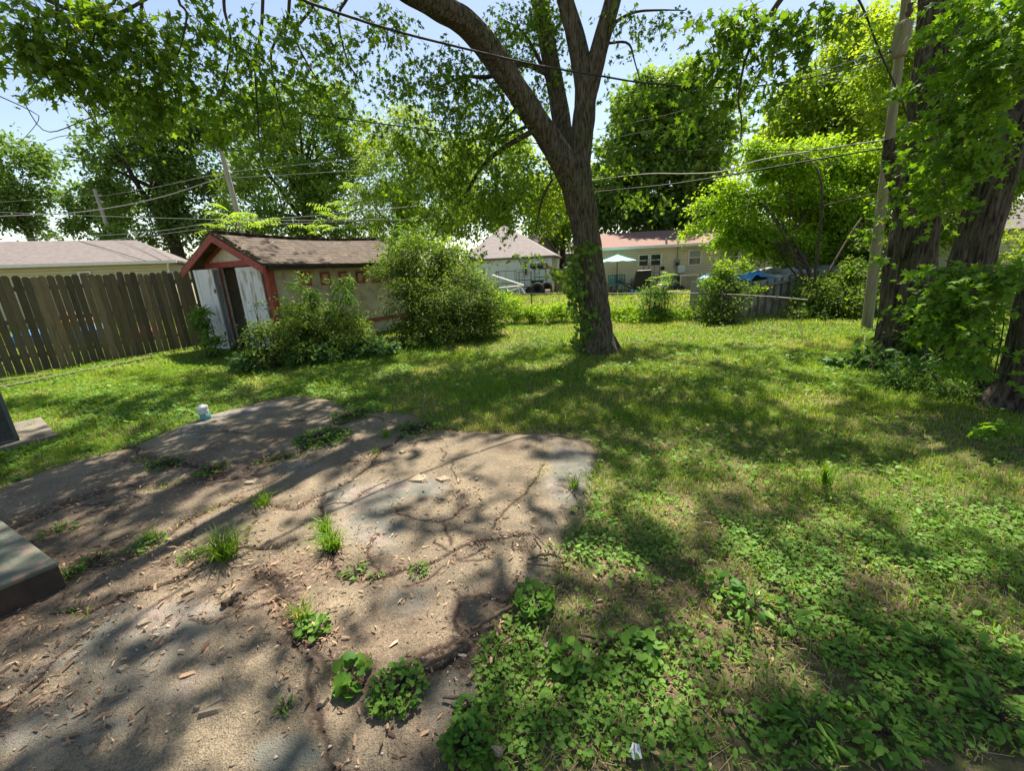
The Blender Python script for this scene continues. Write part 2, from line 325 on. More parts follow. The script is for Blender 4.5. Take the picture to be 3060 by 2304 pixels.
# ================================================================ GROUND
patioV = [(-160, 1085), (0, 1052), (110, 1010), (200, 985), (290, 963), (430, 905), (560, 870), (640, 855), (710, 860), (765, 886), (840, 890), (905, 893), (950, 925), (1100, 932), (1200, 934), (1290, 948), (1308, 985), (1296, 1010), (1280, 1060), (1258, 1110), (1222, 1148), (1200, 1200), (1205, 1262), (1130, 1330), (1080, 1400), (1058, 1500), (1050, 1600), (990, 1700)]
patio = [tuple(G(x, y)[:2]) for x, y in patioV]+[(-.3, -1.5), (-7, -1.5), (-7, 2.2)]
def patio_in(x, y):
    jx = (fbm(x, y, .35, 5)-.5)*.22; jy = (fbm(x, y, .35, 9)-.5)*.22
    return inpoly(x+jx, y+jy, patio)
cracksV = [   # (polyline, half width m, depth)
 ([(0, 1160), (90, 1120), (180, 1085), (280, 1052), (360, 1060), (430, 1040), (520, 1035), (570, 1003), (640, 992), (700, 945), (760, 905), (800, 880)], .06, .03),
 ([(285, 965), (300, 995), (380, 1012), (430, 1015), (470, 1035)], .05, .03),
 ([(130, 1330), (200, 1335), (300, 1290), (400, 1262), (470, 1210), (530, 1190), (600, 1195)], .012, .03),
 ([(120, 1250), (260, 1222), (330, 1190), (400, 1135), (500, 1092), (560, 1090), (640, 1105), (700, 1072), (760, 1045), (800, 1010), (830, 975), (870, 950), (950, 930)], .022, .025),
 ([(560, 1090), (545, 1150), (530, 1190)], .006, .02),
 ([(560, 1250), (620, 1290), (640, 1370), (700, 1450), (760, 1490)], .035, .02),
 ([(700, 1072), (690, 1110), (700, 1160), (720, 1215), (740, 1260), (800, 1262), (880, 1240), (940, 1222), (985, 1195), (1060, 1172), (1140, 1165)], .012, .022),
 ([(700, 1100), (760, 1095), (800, 1065), (840, 1045)], .008, .012),
 ([(855, 1105), (900, 1125), (950, 1135), (990, 1120)], .007, .015),
 ([(1060, 1150), (1110, 1090), (1150, 1050), (1180, 1010)], .006, .015),
 ([(985, 1285), (1000, 1300), (1040, 1298), (1080, 1310), (1120, 1300)], .006, .018),
 ([(990, 1300), (985, 1350), (1000, 1385), (960, 1410), (900, 1440), (865, 1480)], .007, .018),
 ([(1120, 1300), (1090, 1345), (1030, 1395), (960, 1450), (900, 1480), (840, 1500), (760, 1490)], .015, .022),
 ([(640, 1370), (700, 1600), (760, 1700)], .01, .01),
]
cracks = [([tuple(G(x, y)[:2]) for x, y in p], w_, d_) for p, w_, d_ in cracksV]
_cr = np.random.default_rng(5)
for _ in range(30):
    px_ = _cr.uniform(-4.2, .5); py_ = _cr.uniform(.9, 4.6); an = _cr.uniform(0, pi*2); pl_ = [(px_, py_)]
    for _k in range(_cr.integers(3, 8)): an += _cr.normal()*.6; px_ += cos(an)*.12; py_ += sin(an)*.12; pl_.append((px_, py_))
    cracks.append((pl_, .005, .008))
def axis_mesh(x0, x1, nx, y0, y1, ny):
    xs = np.linspace(x0, x1, nx); ys = np.linspace(y0, y1, ny); X, Yy = np.meshgrid(xs, ys)
    i = np.arange((nx-1)*(ny-1)); r = i//(nx-1); c = i % (nx-1); a = r*nx+c
    return X.ravel(), Yy.ravel(), np.stack([a, a+1, a+1+nx, a+nx], 1)
# patio heightfield
x, y, F = axis_mesh(-5.6, .95, 900, .35, 5.6, 720)
ins = patio_in(x, y); edge = dseg(x, y, patio+[patio[0]])
wob = (fbm(x, y, .12, 71, 5)-.5)*.085; wob2 = (fbm(x, y, .12, 73, 5)-.5)*.085
z = .028+.012*(fbm(x, y, 1.1, 2)-.5)*2+.004*(fbm(x, y, .09, 3)-.5)
slabA = inpoly(x, y, [tuple(G(a, b)[:2]) for a, b in [(290, 965), (430, 905), (560, 870), (640, 855), (720, 862), (765, 886), (640, 988), (560, 1005), (430, 1012), (300, 990)]])
z += .018*slabA; soil = np.zeros(len(x)); crk = np.zeros(len(x))
for p, w_, d_ in cracks:
    d = dseg(x+wob, y+wob2, p); g = np.exp(-(d/w_)**2); z -= d_*.6*g*(.7+.6*fbm(x, y, .3, 31)); soil = np.maximum(soil, np.exp(-(d/(w_*1.8+.012))**2)*(.35+fbm(x, y, .25, 32))); crk = np.maximum(crk, np.exp(-(d/(min(w_, .012)*.8+.003))**4))
soil = np.clip(soil*.9+(fbm(x, y, .55, 44)-.53)*3.2*(fbm(x, y, .08, 45)+.3)+.75*np.exp(-edge/.09)*(.5+fbm(x, y, .2, 46)), 0, 1)
leftdebris = np.clip((-1.2-x)*1.1, 0, 1)*np.clip((2.9-y)*1.3, 0, 1); soil = np.clip(soil+leftdebris*(fbm(x, y, .3, 48)-.25)*1.6, 0, 1)
pz = lambda X, Yv: .028+.012*(fbm(X, Yv, 1.1, 2)-.5)*2
paintR = [(270, 1400, 210, 90, -.5), (330, 1500, 200, 90, -.5), (100, 1600, 200, 60, -.3), (790, 1080, 90, 40, -.2), (800, 1150, 80, 60, 0), (1010, 1520, 70, 80, .8), (1230, 1040, 60, 80, 0), (880, 1290, 60, 50, 0), (1130, 1280, 40, 25, 0), (620, 1010, 50, 16, 0), (900, 1060, 50, 20, 0), (480, 900, 150, 30, -.3), (650, 1650, 90, 40, 0)]
paint = np.zeros(len(x)); u_, v_ = None, None
vx = np.stack([x, y, np.zeros(len(x))], 1)-CO; zc = vx@CF; ux = (1530+FP*(vx@CR)/zc)/S; uy = (1152-FP*(vx@CU)/zc)/S
for a, b, ra, rb, rot in paintR:
    dx = ux-a; dy = uy-b; e = ((dx*cos(rot)+dy*sin(rot))/ra)**2+((-dx*sin(rot)+dy*cos(rot))/rb)**2
    paint = np.maximum(paint, np.clip(1.35-e*1.0+(fbm(x, y, .22, 61, 6)-.5)*4.5, 0, 1)*.9)
z = np.where(edge < .16, z*np.clip(edge/.16, 0, 1)-.012*(1-np.clip(edge/.16, 0, 1)), z); ok = ins[F].all(1)
tex = mat('patio_concrete', (.225, .185, .132), (.115, .098, .075), 2.2, .9)
N = tex.node_tree.nodes; L = tex.node_tree.links; P_ = N['Principled BSDF']; base = P_.inputs['Base Color'].links[0].from_socket
tc = N.new('ShaderNodeTexCoord')
def attr(n_): a = N.new('ShaderNodeAttribute'); a.attribute_name = n_; return a.outputs['Fac']
vo = N.new('ShaderNodeTexVoronoi'); vo.inputs['Scale'].default_value = 190; L.new(tc.outputs['Object'], vo.inputs[0])
vr = N.new('ShaderNodeValToRGB'); vr.color_ramp.interpolation = 'LINEAR'; vr.color_ramp.elements[0].color = (.45, .4, .34, 1); vr.color_ramp.elements[0].position = .0; vr.color_ramp.elements[1].position = .9; vr.color_ramp.elements[1].color = (1.75, 1.65, 1.45, 1)
sepc = N.new('ShaderNodeSeparateColor'); L.new(vo.outputs['Color'], sepc.inputs[0]); L.new(sepc.outputs[0], vr.inputs[0])
mu = N.new('ShaderNodeMixRGB'); mu.blend_type = 'MULTIPLY'; mu.inputs[0].default_value = .55; L.new(base, mu.inputs[1]); L.new(vr.outputs[0], mu.inputs[2])
nz = N.new('ShaderNodeTexNoise'); nz.inputs['Scale'].default_value = 2.3; nz.inputs['Detail'].default_value = 9; nz.inputs['Roughness'].default_value = .7; L.new(tc.outputs['Object'], nz.inputs[0])
pr = N.new('ShaderNodeValToRGB'); cr_ = pr.color_ramp; cr_.elements[0].position = .38; cr_.elements[0].color = (.09, .1, .085, 1); cr_.elements[1].position = .66; cr_.elements[1].color = (.33, .25, .22, 1); e = cr_.elements.new(.5); e.color = (.16, .155, .13, 1); L.new(nz.outputs[0], pr.inputs[0])
m1 = N.new('ShaderNodeMixRGB'); L.new(attr('paint'), m1.inputs[0]); L.new(mu.outputs[0], m1.inputs[1]); L.new(pr.outputs[0], m1.inputs[2])
dn = N.new('ShaderNodeTexNoise'); dn.inputs['Scale'].default_value = 45; dn.inputs['Detail'].default_value = 7; L.new(tc.outputs['Object'], dn.inputs[0])
dr = N.new('ShaderNodeValToRGB'); dr.color_ramp.elements[0].position = .35; dr.color_ramp.elements[0].color = (.055, .036, .026, 1); dr.color_ramp.elements[1].position = .7; dr.color_ramp.elements[1].color = (.21, .145, .1, 1); L.new(dn.outputs[0], dr.inputs[0])
m2 = N.new('ShaderNodeMixRGB'); L.new(attr('soil'), m2.inputs[0]); L.new(m1.outputs[0], m2.inputs[1]); L.new(dr.outputs[0], m2.inputs[2])
m3 = N.new('ShaderNodeMixRGB'); L.new(attr('crk'), m3.inputs[0]); L.new(m2.outputs[0], m3.inputs[1]); m3.inputs[2].default_value = (.035, .026, .018, 1); L.new(m3.outputs[0], P_.inputs['Base Color'])
bp = N.new('ShaderNodeBump'); bp.inputs['Strength'].default_value = .8; bp.inputs['Distance'].default_value = .006; L.new(vo.outputs['Distance'], bp.inputs['Height'])
bp2 = N.new('ShaderNodeBump'); bp2.inputs['Strength'].default_value = .6; bp2.inputs['Distance'].default_value = .01; L.new(dn.outputs[0], bp2.inputs['Height']); L.new(bp.outputs[0], bp2.inputs['Normal']); L.new(bp2.outputs[0], P_.inputs['Normal'])
po = mk('patio', np.stack([x, y, z], 1), F[ok], tex, smooth=True, label='cracked concrete patio with leaf litter and patches of worn paint', kind='structure')
for nm, arr in (('soil', soil), ('paint', paint*(1-soil*.7)), ('crk', crk*.85)):
    a = po.data.attributes.new(nm, 'FLOAT', 'POINT'); a.data.foreach_set('value', arr.astype(np.float32))
# soil and lawn sheet
gx = np.sign(np.linspace(-1, 1, 321))*np.abs(np.linspace(-1, 1, 321))**3*140; gy = -20+np.linspace(0, 1, 330)**2.2*330
X, Yy = np.meshgrid(gx, gy); x = X.ravel(); y = Yy.ravel()
zz = np.where(np.hypot(x, y) < 25, .05*(fbm(x, y, 1.6, 12)-.5)*np.clip((y-1)*.5, .2, 1), 0)-.012
i = np.arange(320*329); r_ = i//320; c_ = i % 320; a_ = r_*321+c_; F = np.stack([a_, a_+1, a_+322, a_+321], 1)
zz = np.where(inpoly(x, y, patio) & (dseg(x, y, patio+[patio[0]]) > .3), -.05, zz)
gm = mat('lawn_soil', (.1, .12, .035), (.13, .09, .055), 1.4, .95, bump=1, bscale=60, c3_=(.19, .135, .085), s3=9)
mk('ground', np.stack([x, y, zz], 1), F, gm, smooth=True, label='lawn soil running out to the neighbouring yards', kind='structure')
def gz(x, y): return .05*(fbm(x, y, 1.6, 12)-.5)*np.clip((np.asarray(y)-1)*.5, .2, 1)-.012
def soilzone(x, y):   # lower right: bare soil with ground ivy instead of turf
    e = G(1300, 1010)[:2]; d = (2.75-np.asarray(y))*.9+(fbm(x, y, .7, 81)-.5)*1.6
    return np.clip(d, 0, 1)
# grass
def sample_ground(n, y0, y1, pw=1.):
    y = y0+(y1-y0)*rng.random(n)**pw; x = (rng.random(n)*2-1)*(1.42*y+.8); k = np.ones(n, bool); return x, y
def scene_block(x, y):  # places where no grass stands
    b = patio_in(x, y) & (dseg(x, y, patio+[patio[0]]) > .16*fbm(x, y, .12, 303))
    for p in (SHED_FP, STEP_FP, METAL_FP): b |= inpoly(x, y, p)
    return b
a_ax = np.array([0.495, 0.869, 0]); b_ax = np.array([-0.869, 0.495, 0]); C0 = np.array([-4.97, 9., 0])
SHED_FP = [tuple((C0+a_ax*s+b_ax*t)[:2]) for s, t in ((0, 0), (4.1, 0), (4.1, 2.3), (0, 2.3))]
STEP_FP = [(-2.7, 2.1), (-2.4, 1), (-6, .5), (-6, 3)]
METAL_FP = [(6.6, 11.3), (9.5, 12), (9.5, 14), (6.6, 13)]
def blades(x, y, hgt, wid, lean=.5, z0=None):
    n = len(x); z0 = gz(x, y) if z0 is None else z0; a = rng.random(n)*2*pi; dx = np.cos(a); dy = np.sin(a); b = rng.random(n)*2*pi; ln = lean*(.2+rng.random(n))
    P = np.stack([x, y, z0-.004], 1); W = np.stack([-dy, dx, np.zeros(n)], 1)*wid[:, None]*.5
    mid = P+np.stack([dx*ln*hgt*.35, dy*ln*hgt*.35, hgt*.6], 1); tip = P+np.stack([dx*ln*hgt, dy*ln*hgt, hgt*(1-.25*ln)], 1)
    V = np.stack([P-W, P+W, mid+W*.75, mid-W*.75, tip], 1).reshape(-1, 3)
    f = np.array([(0, 1, 2), (0, 2, 3), (3, 2, 4)]); F = (f[None]+(np.arange(n)*5)[:, None, None]).reshape(-1, 3); return V, F
Vs = []; Fs = []; Rs = []; off = 0
for n, y0, y1, h0, wd in ((150000, .9, 4.2, .055, .0042), (260000, 3.8, 8, .062, .0065), (190000, 7.5, 13.5, .075, .011), (110000, 13, 27, .12, .03), (30000, 26, 60, .2, .09)):
    x, y = sample_ground(n, y0, y1, .8); q = ~scene_block(x, y)
    if y0 < 4:
        sz = soilzone(x, y); q &= rng.random(n) > sz*.55
    dens = fbm(x, y, .6, 33); q &= rng.random(n) < .45+dens*1.1
    x = x[q]; y = y[q]; n = len(x); cl = fbm(x, y, .45, 21); hh = h0*(.45+.8*rng.random(n))*(.45+1.25*cl)
    tall = (rng.random(n) < .03)*(fbm(x, y, .8, 35) > .5); hh = hh*(1+1.2*tall)
    tone = .15+.75*fbm(x, y, 1.7, 24)*rng.random(n)**.6+.25*(rng.random(n)-.5)
    dry = rng.random(n) < np.clip((fbm(x, y, .9, 27)-.42)*1.3+.1, .04, .55); tone = np.where(dry, .95, np.clip(tone, 0, .84))
    V, F = blades(x, y, np.where(dry, hh*.7, hh), np.full(n, wd)*(.6+.8*rng.random(n)), .9); Vs.append(V); Fs.append(F+off); off += len(V); Rs.append(np.repeat(tone, 3))
# thin growth along the patio cracks
n = 60000; x = -4.6+5.4*rng.random(n); y = .9+4.3*rng.random(n); d_c = np.full(n, 9.)
for p, w_, _ in cracks[:14]: d_c = np.minimum(d_c, dseg(x, y, p)-w_)
q = patio_in(x, y) & (rng.random(n) < np.exp(-(np.clip(d_c, 0, 9)/.03)**2)*np.clip((fbm(x, y, .3, 905)-.5)*4, 0, 1)); x = x[q]; y = y[q]; n = len(x)
V, F = blades(x, y, .02+.05*rng.random(n)*fbm(x, y, .2, 906), .003+.003*rng.random(n), 1.1, pz(x, y)-.008); Vs.append(V); Fs.append(F+off); off += len(V); Rs.append(np.repeat(np.where(rng.random(n) < .25, .95, .1+.6*rng.random(n)), 3))
mk('grass', np.concatenate(Vs), np.concatenate(Fs), M['grass'], rnd=np.concatenate(Rs), label='short patchy lawn grass with dry blades mixed in', cat='grass', kind='stuff')

# ground ivy / broadleaf cover
lb = LB()
def cover(n, cond, size, h, tpl=ROUND, region=(.9, 4, .8)):
    x, y = sample_ground(n, *region); q = cond(x, y); x = x[q]; y = y[q]; n = len(x); hh = h*rng.random(n)*(.4+fbm(x, y, .3, 52)*1.2)
    nn = np.array([0, 0, 1.])+rng.normal(size=(n, 3))*.3; D = rng.normal(size=(n, 3)); D[:, 2] *= .2
    lb.put(tpl, np.stack([x, y, gz(x, y)+.006+hh], 1), D, nn, size*(.55+.8*rng.random(n)), np.clip(.25+.6*fbm(x, y, .4, 54)+.35*(rng.random(n)-.5)+.25*(rng.random(n) < .03), 0, .999))
nob = lambda x, y: ~scene_block(x, y)
cover(150000, lambda x, y: nob(x, y) & (rng.random(len(x)) < soilzone(x, y)*1.1) & (fbm(x, y, .38, 51) > .47+.14*(rng.random(len(x))-.5)) & (rng.random(len(x)) < .8), .0185, .045)
cover(26000, lambda x, y: nob(x, y) & (fbm(x, y, .5, 151) > .5) & (rng.random(len(x)) < .5), .028, .04, region=(2.2, 5.5, .9))
cover(22000, lambda x, y: nob(x, y) & (rng.random(len(x)) < soilzone(x, y)) & (fbm(x, y, .35, 555) > .48), .016, .05, OVAL)
cover(9000, lambda x, y: nob(x, y) & (rng.random(len(x)) < soilzone(x, y)) & (fbm(x, y, .5, 655) > .5), .035, .07, LANCE)
cover(1500, lambda x, y: nob(x, y) & (rng.random(len(x)) < soilzone(x, y)) & (fbm(x, y, .3, 55) > .52), .045, .07, OVAL)
cover(40000, lambda x, y: nob(x, y) & (x < -1.5) & (fbm(x, y, .7, 251) > .42), .04, .05, region=(2.5, 9, .9))
cover(40000, lambda x, y: nob(x, y) & (fbm(x, y, 1.1, 351) > .5), .04, .05, region=(4.5, 12, 1.))
lb.build('ground_cover', M['ivy'], label='round leaved creeping ground ivy and clover spread through the lawn', cat='ground cover', kind='stuff')
# leaf litter: chips, seed wings, bark flakes on patio and bare soil
lb = LB()
def litter(n, cond, size, zf, region=(.9, 5.4, .8), tpl=None):
    x, y = sample_ground(n, *region); q = cond(x, y); x = x[q]; y = y[q]; n = len(x); tpl = tpl or (np.array([(0, -.1, .0), (.35, -.16, .06), (1, -.05, .02), (.8, .12, .08), (.1, .1, .04)]), np.array([(0, 1, 4), (1, 3, 4), (1, 2, 3)]))
    nn = np.array([0, 0, 1.])+rng.normal(size=(n, 3))*.45; D = rng.normal(size=(n, 3)); D[:, 2] *= .25
    lb.put(tpl, np.stack([x, y, zf(x, y)+.004+.006*rng.random(n)], 1), D, nn, size*(.3+1.5*rng.random(n)**3)*(.8+.4*(rng.random(n) < .2)), np.clip(rng.random(n)**1.7, 0, .999))
def crackd(x, y):
    d = np.full(len(x), 9.)
    for p, w_, _ in cracks: d = np.minimum(d, dseg(x, y, p)-w_)
    return d
pzz = lambda x, y: pz(x, y)+.002
litter(110000, lambda x, y: patio_in(x, y) & ((rng.random(len(x)) < .5*np.exp(-np.clip(crackd(x, y), 0, 9)/.09)) | (rng.random(len(x)) < .02) | (rng.random(len(x)) < np.clip(fbm(x, y, .4, 91)-.56, 0, 1)*3)), .022, pzz)
LS = [(600, 1230, 110, 60), (620, 1340, 110, 60), (700, 1400, 70, 60), (760, 1180, 60, 40), (250, 1210, 140, 50), (420, 1240, 60, 40), (1130, 1180, 70, 30), (1090, 1430, 60, 70), (150, 1420, 160, 60), (60, 1530, 120, 60), (950, 1640, 90, 40), (800, 1000, 60, 20), (480, 940, 120, 30), (1000, 1080, 60, 20), (200, 1100, 120, 30)]
LC = [(G(a, b), abs((G(a+ra, b)-G(a, b))[0]), abs((G(a, b-rb)-G(a, b))[1])) for a, b, ra, rb in LS]
def pile(x, y):
    v = np.zeros(len(x))
    for c, ra, rb in LC: v = np.maximum(v, np.exp(-((x-c[0])/ra)**2-((y-c[1])/rb)**2))
    return v*(.3+fbm(x, y, .2, 95)*1.1)
litter(70000, lambda x, y: patio_in(x, y) & (rng.random(len(x)) < pile(x, y)), .028, pzz)
litter(16000, lambda x, y: patio_in(x, y) & (x < -1.3) & (y < 2.9) & (fbm(x, y, .35, 93) > .42), .03, pzz)
litter(60000, lambda x, y: nob(x, y) & (rng.random(len(x)) < soilzone(x, y)*.7), .026, lambda x, y: gz(x, y)+.006)
litter(90000, lambda x, y: patio_in(x, y) & (rng.random(len(x)) < .15+pile(x, y)), .008, pzz)
lb.build('leaf_litter', M['litter'], label='tan bark chips and dry seed wings strewn over patio and soil', cat='leaf litter', kind='stuff')
# dry straw
x, y = sample_ground(60000, .9, 6, .8); e = dseg(x, y, patio); q = nob(x, y) & ((rng.random(len(x)) < soilzone(x, y)*.35) | (rng.random(len(x)) < np.exp(-e/.12)*.8) | (rng.random(len(x)) < .06)); x = x[q]; y = y[q]; n = len(x)
a = rng.random(n)*2*pi; l_ = .03+.09*rng.random(n); A = np.stack([x, y, gz(x, y)+.008+.01*rng.random(n)], 1); B = A+np.stack([np.cos(a)*l_, np.sin(a)*l_, .012*rng.normal(size=n)], 1)
V, F = sticks(A, B, .0011, .0008); mk('dry_straw', V, F, M['straw'], rnd=np.repeat(rng.random(n), 3), label='dry straw and dead grass stems lying in the thin turf', cat='straw', kind='stuff')
# gravel
def icos(P, s, M_, name, **k):
    t = (1+5**.5)/2; v = unit(np.array([(-1, t, 0), (1, t, 0), (-1, -t, 0), (1, -t, 0), (0, -1, t), (0, 1, t), (0, -1, -t), (0, 1, -t), (t, 0, -1), (t, 0, 1), (-t, 0, -1), (-t, 0, 1)]))
    f = np.array([(0, 11, 5), (0, 5, 1), (0, 1, 7), (0, 7, 10), (0, 10, 11), (1, 5, 9), (5, 11, 4), (11, 10, 2), (10, 7, 6), (7, 1, 8), (3, 9, 4), (3, 4, 2), (3, 2, 6), (3, 6, 8), (3, 8, 9), (4, 9, 5), (2, 4, 11), (6, 2, 10), (8, 6, 7), (9, 8, 1)])
    n = len(P); V = v[None]*(1+.25*rng.normal(size=(n, 12, 1)))*s[:, None, None]*np.array([1.2, .9, .55])+P[:, None]; F = (f[None]+(np.arange(n)*12)[:, None, None]).reshape(-1, 3)
    return mk(name, V.reshape(-1, 3), F, M_, rnd=np.repeat(rng.random(n), 20), **k)
M['gravel'] = leafmat('gravel', (.16, .12, .08), (.4, .34, .26), .01, (1, 1, 1), .85)
x, y = sample_ground(9000, .9, 5, .8); q = patio_in(x, y) & ((crackd(x, y) < .05) | (rng.random(len(x)) < .14)); x = x[q]; y = y[q]
icos(np.stack([x, y, pz(x, y)+.003], 1), .002+.006*rng.random(len(x))**2.5, M['gravel'], 'gravel', label='loose pebbles and concrete crumbs on the patio', cat='gravel', kind='stuff')
# ================================================================ MATERIALS FOR BUILT THINGS
M['fence'] = mat('weathered_fence_wood', (.27, .225, .16), (.12, .1, .072), 5, .9, .8, 60, stretch=(4, 4, .3), c3_=(.15, .14, .08), s3=5)
M['shingle'] = banded('brown_shingles', (.115, .088, .068), (.04, .03, .024), .062, 'Z', .16, .95, (.07, .054, .043), .9, 8)
M['redtrim'] = mat('faded_red_paint', (.4, .085, .06), (.27, .06, .045), 8, .75, .3, 50, c3_=(.17, .07, .055), s3=14)
M['cream'] = mat('cream_painted_wall', (.52, .45, .34), (.42, .36, .27), 3, .85, .2, 60, c3_=(.36, .3, .22), s3=5)
M['whitepaint'] = mat('peeling_white_paint', (.72, .72, .74), (.6, .6, .62), 10, .7, .3, 50, stretch=(1, 1, .25), c3_=(.43, .4, .35), s3=9)
M['dark'] = mat('interior_shade_black', (.012, .009, .008), None, 3, .9)  # near-black puts the shade inside the shed into the colour
M['rotwood'] = mat('rotten_wood', (.06, .045, .033), (.025, .02, .016), 8, .95, .6, 50)
M['moss'] = mat('moss', (.14, .12, .04), (.05, .042, .025), 20, 1, 1, 80)
M['concrete'] = mat('old_concrete', (.2, .175, .14), (.12, .105, .085), 6, .9, .5, 60)
M['steptop'] = mat('worn_teal_paint_on_concrete', (.19, .19, .14), (.09, .11, .09), 7, .9, 1, 40, c3_=(.26, .18, .14), s3=9)
M['stepside'] = mat('dark_step_side', (.07, .05, .038), (.035, .027, .022), 7, .9, .6, 50)
M['metal'] = mat('grey_metal', (.3, .31, .31), (.22, .23, .23), 4, .45, 0, metal=.6)
M['acmetal'] = mat('dark_grey_painted_metal', (.09, .1, .1), (.06, .065, .065), 5, .5)
M['rust'] = mat('rusty_black_metal', (.05, .045, .045), (.09, .05, .035), 8, .7)
M['black'] = mat('black_plastic', (.015, .015, .017), (.025, .025, .028), 6, .4, .5, 20)
M['white'] = mat('white_trim', (.75, .75, .73), (.65, .65, .63), 4, .5)
M['glass'] = mat('dark_window_glass', (.025, .035, .035), (.05, .06, .055), 2, .08, spec=.6)
M['blind'] = mat('window_blind', (.33, .36, .34), (.27, .3, .29), 2, .5)
M['siding'] = banded('beige_vinyl_siding', (.68, .6, .45), (.34, .29, .21), .125, 'Z', .14, .6, (.62, .55, .41), .4, 2, stain=(.54, .5, .34))
M['siding_l'] = banded('yellow_cream_siding', (.52, .5, .33), (.27, .25, .16), .125, 'Z', .14, .6, (.47, .45, .29), .4, 2)
M['siding_g'] = banded('grey_siding', (.2, .22, .235), (.1, .11, .12), .14, 'Z', .14, .6, None, .4, 2)
M['redroof'] = banded('reddish_brown_shingles', (.24, .145, .12), (.16, .09, .075), .07, 'Z', .1, .9, (.19, .11, .09), .5, 7)
M['greyroof'] = banded('grey_pink_shingles', (.27, .235, .23), (.12, .1, .1), .09, 'Z', .16, .9, (.2, .175, .17), .7, 5)
M['brownroof'] = banded('grey_brown_shingles', (.19, .165, .16), (.12, .105, .1), .05, 'Z', .14, .9, (.115, .1, .095), .5, 5)
M['garagewall'] = mat('pale_blue_painted_block', (.7, .76, .75), (.6, .67, .66), 1.3, .8, .3, 20, c3_=(.5, .58, .57), s3=2.6)
M['corr'] = banded('pale_green_corrugated_panel', (.36, .37, .3), (.2, .21, .17), .21, 'X', .14, .7, (.28, .29, .23), .9, 2)
M['tarpblue'] = mat('blue_tarp', (.05, .3, .75), (.03, .18, .5), 3, .35, 1, 9)
M['tarpsilver'] = mat('silver_tarp', (.55, .55, .56), (.3, .3, .32), 6, .35, 1, 12, c3_=(.22, .21, .24), s3=9)
M['tarpgrey'] = mat('grey_torn_tarp', (.22, .24, .24), (.12, .13, .13), 4, .5, 1, 12)
M['umb'] = mat('turquoise_patterned_fabric', (.32, .72, .66), (.12, .42, .4), 26, .8)
M['teal'] = mat('teal_plastic', (.1, .3, .32), (.07, .22, .24), 4, .5)
M['cable'] = mat('black_cable', (.02, .02, .022), (.035, .035, .035), 9, .7)
M['cablegrey'] = mat('grey_cable', (.32, .32, .3), (.22, .22, .2), 9, .6)
M['polewood'] = mat('grey_utility_pole_wood', (.4, .38, .33), (.26, .24, .2), 4, .9, .5, 40, stretch=(4, 4, .2))
M['mossywood'] = mat('greenish_pole_wood', (.27, .24, .17), (.13, .12, .08), 4, .9, .6, 40, stretch=(4, 4, .3), c3_=(.2, .22, .1), s3=7)
M['chain'] = mat('galvanised_wire', (.15, .145, .12), (.09, .085, .07), 4, .7, metal=.2)
M['ply'] = mat('tan_patio_slab', (.5, .38, .28), (.42, .32, .24), 2, .9)
M['rubber'] = mat('tyre_rubber', (.02, .02, .02), (.03, .03, .03), 6, .8)
M['redpl'] = mat('red_plastic', (.3, .06, .045), (.25, .05, .04), 6, .5)
M['orange'] = mat('orange_plastic', (.35, .15, .05), None, 6, .5)
M['bluepl'] = mat('blue_plastic', (.07, .2, .4), None, 6, .5)
M['terracotta'] = mat('terracotta', (.4, .17, .09), None, 6, .8)
M['carpaint'] = mat('white_car_paint', (.7, .7, .7), (.68, .68, .68), 2, .2, spec=.6)
M['stone'] = mat('rough_stone', (.36, .29, .21), (.22, .17, .12), 20, .9, .8, 50)
M['speckle'] = mat('speckled_cream_plastic', (.62, .6, .52), (.4, .38, .33), 60, .5)
M['wooddark'] = mat('dead_stick_wood', (.13, .095, .065), (.06, .045, .03), 15, .9, .5, 60)

# ================================================================ SHED
def A(s, t, z): return C0+a_ax*s+b_ax*t+np.array([0, 0, z])        # s along the side wall, t across the front, z up
UP = np.array([0, 0, 1.])
sh = thing('shed', 'small cream shed with red trim, sagging brown shingle roof and open white doors', 'shed', C0)
L_, W_, EZ, RZ, T_ = 4.1, 2.3, 2.0, 2.5, .06
sw = MB().box(A(.0, 0, 0), a_ax*L_, b_ax*T_, UP*1.9).build('side_wall', M['cream'], sh)
MB().box(A(.06, W_-T_, 0), a_ax*(L_-.12), b_ax*T_, UP*1.9).build('rear_side_wall', M['cream'], sh)
MB().box(A(L_-T_, T_, 0), a_ax*T_, b_ax*(W_-2*T_), UP*1.9).build('end_wall', M['cream'], sh)
fw = MB(); fw.box(A(0, .55, 1.88), a_ax*T_, b_ax*1.19, UP*(EZ-1.88)); fw.box(A(0, T_, 0), a_ax*T_, b_ax*(.55-T_), UP*EZ); fw.box(A(0, 1.74, 0), a_ax*T_, b_ax*(W_-T_-1.74), UP*EZ)
fw.add([A(0, 0, EZ), A(0, W_, EZ), A(0, W_/2, RZ-.03), A(T_, 0, EZ), A(T_, W_, EZ), A(T_, W_/2, RZ-.03)], [(0, 1, 2), (3, 5, 4), (0, 2, 5, 3), (1, 4, 5, 2), (0, 3, 4, 1)]); fw.build('front_wall', mat('lit_cream_gable', (.68, .62, .5), (.56, .5, .4), 3, .85, .2, 60, c3_=(.45, .4, .32), s3=6), sh)  # cream made paler on the front, putting the light there into its colour
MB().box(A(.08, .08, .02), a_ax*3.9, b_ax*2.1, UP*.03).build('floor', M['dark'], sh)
MB().box(A(1.5, .1, .05), a_ax*.03, b_ax*2.0, UP*1.75).build('interior_shade_sheet', M['dark'], sh)  # dark sheet added behind the doorway to stand for the shed's inner shade
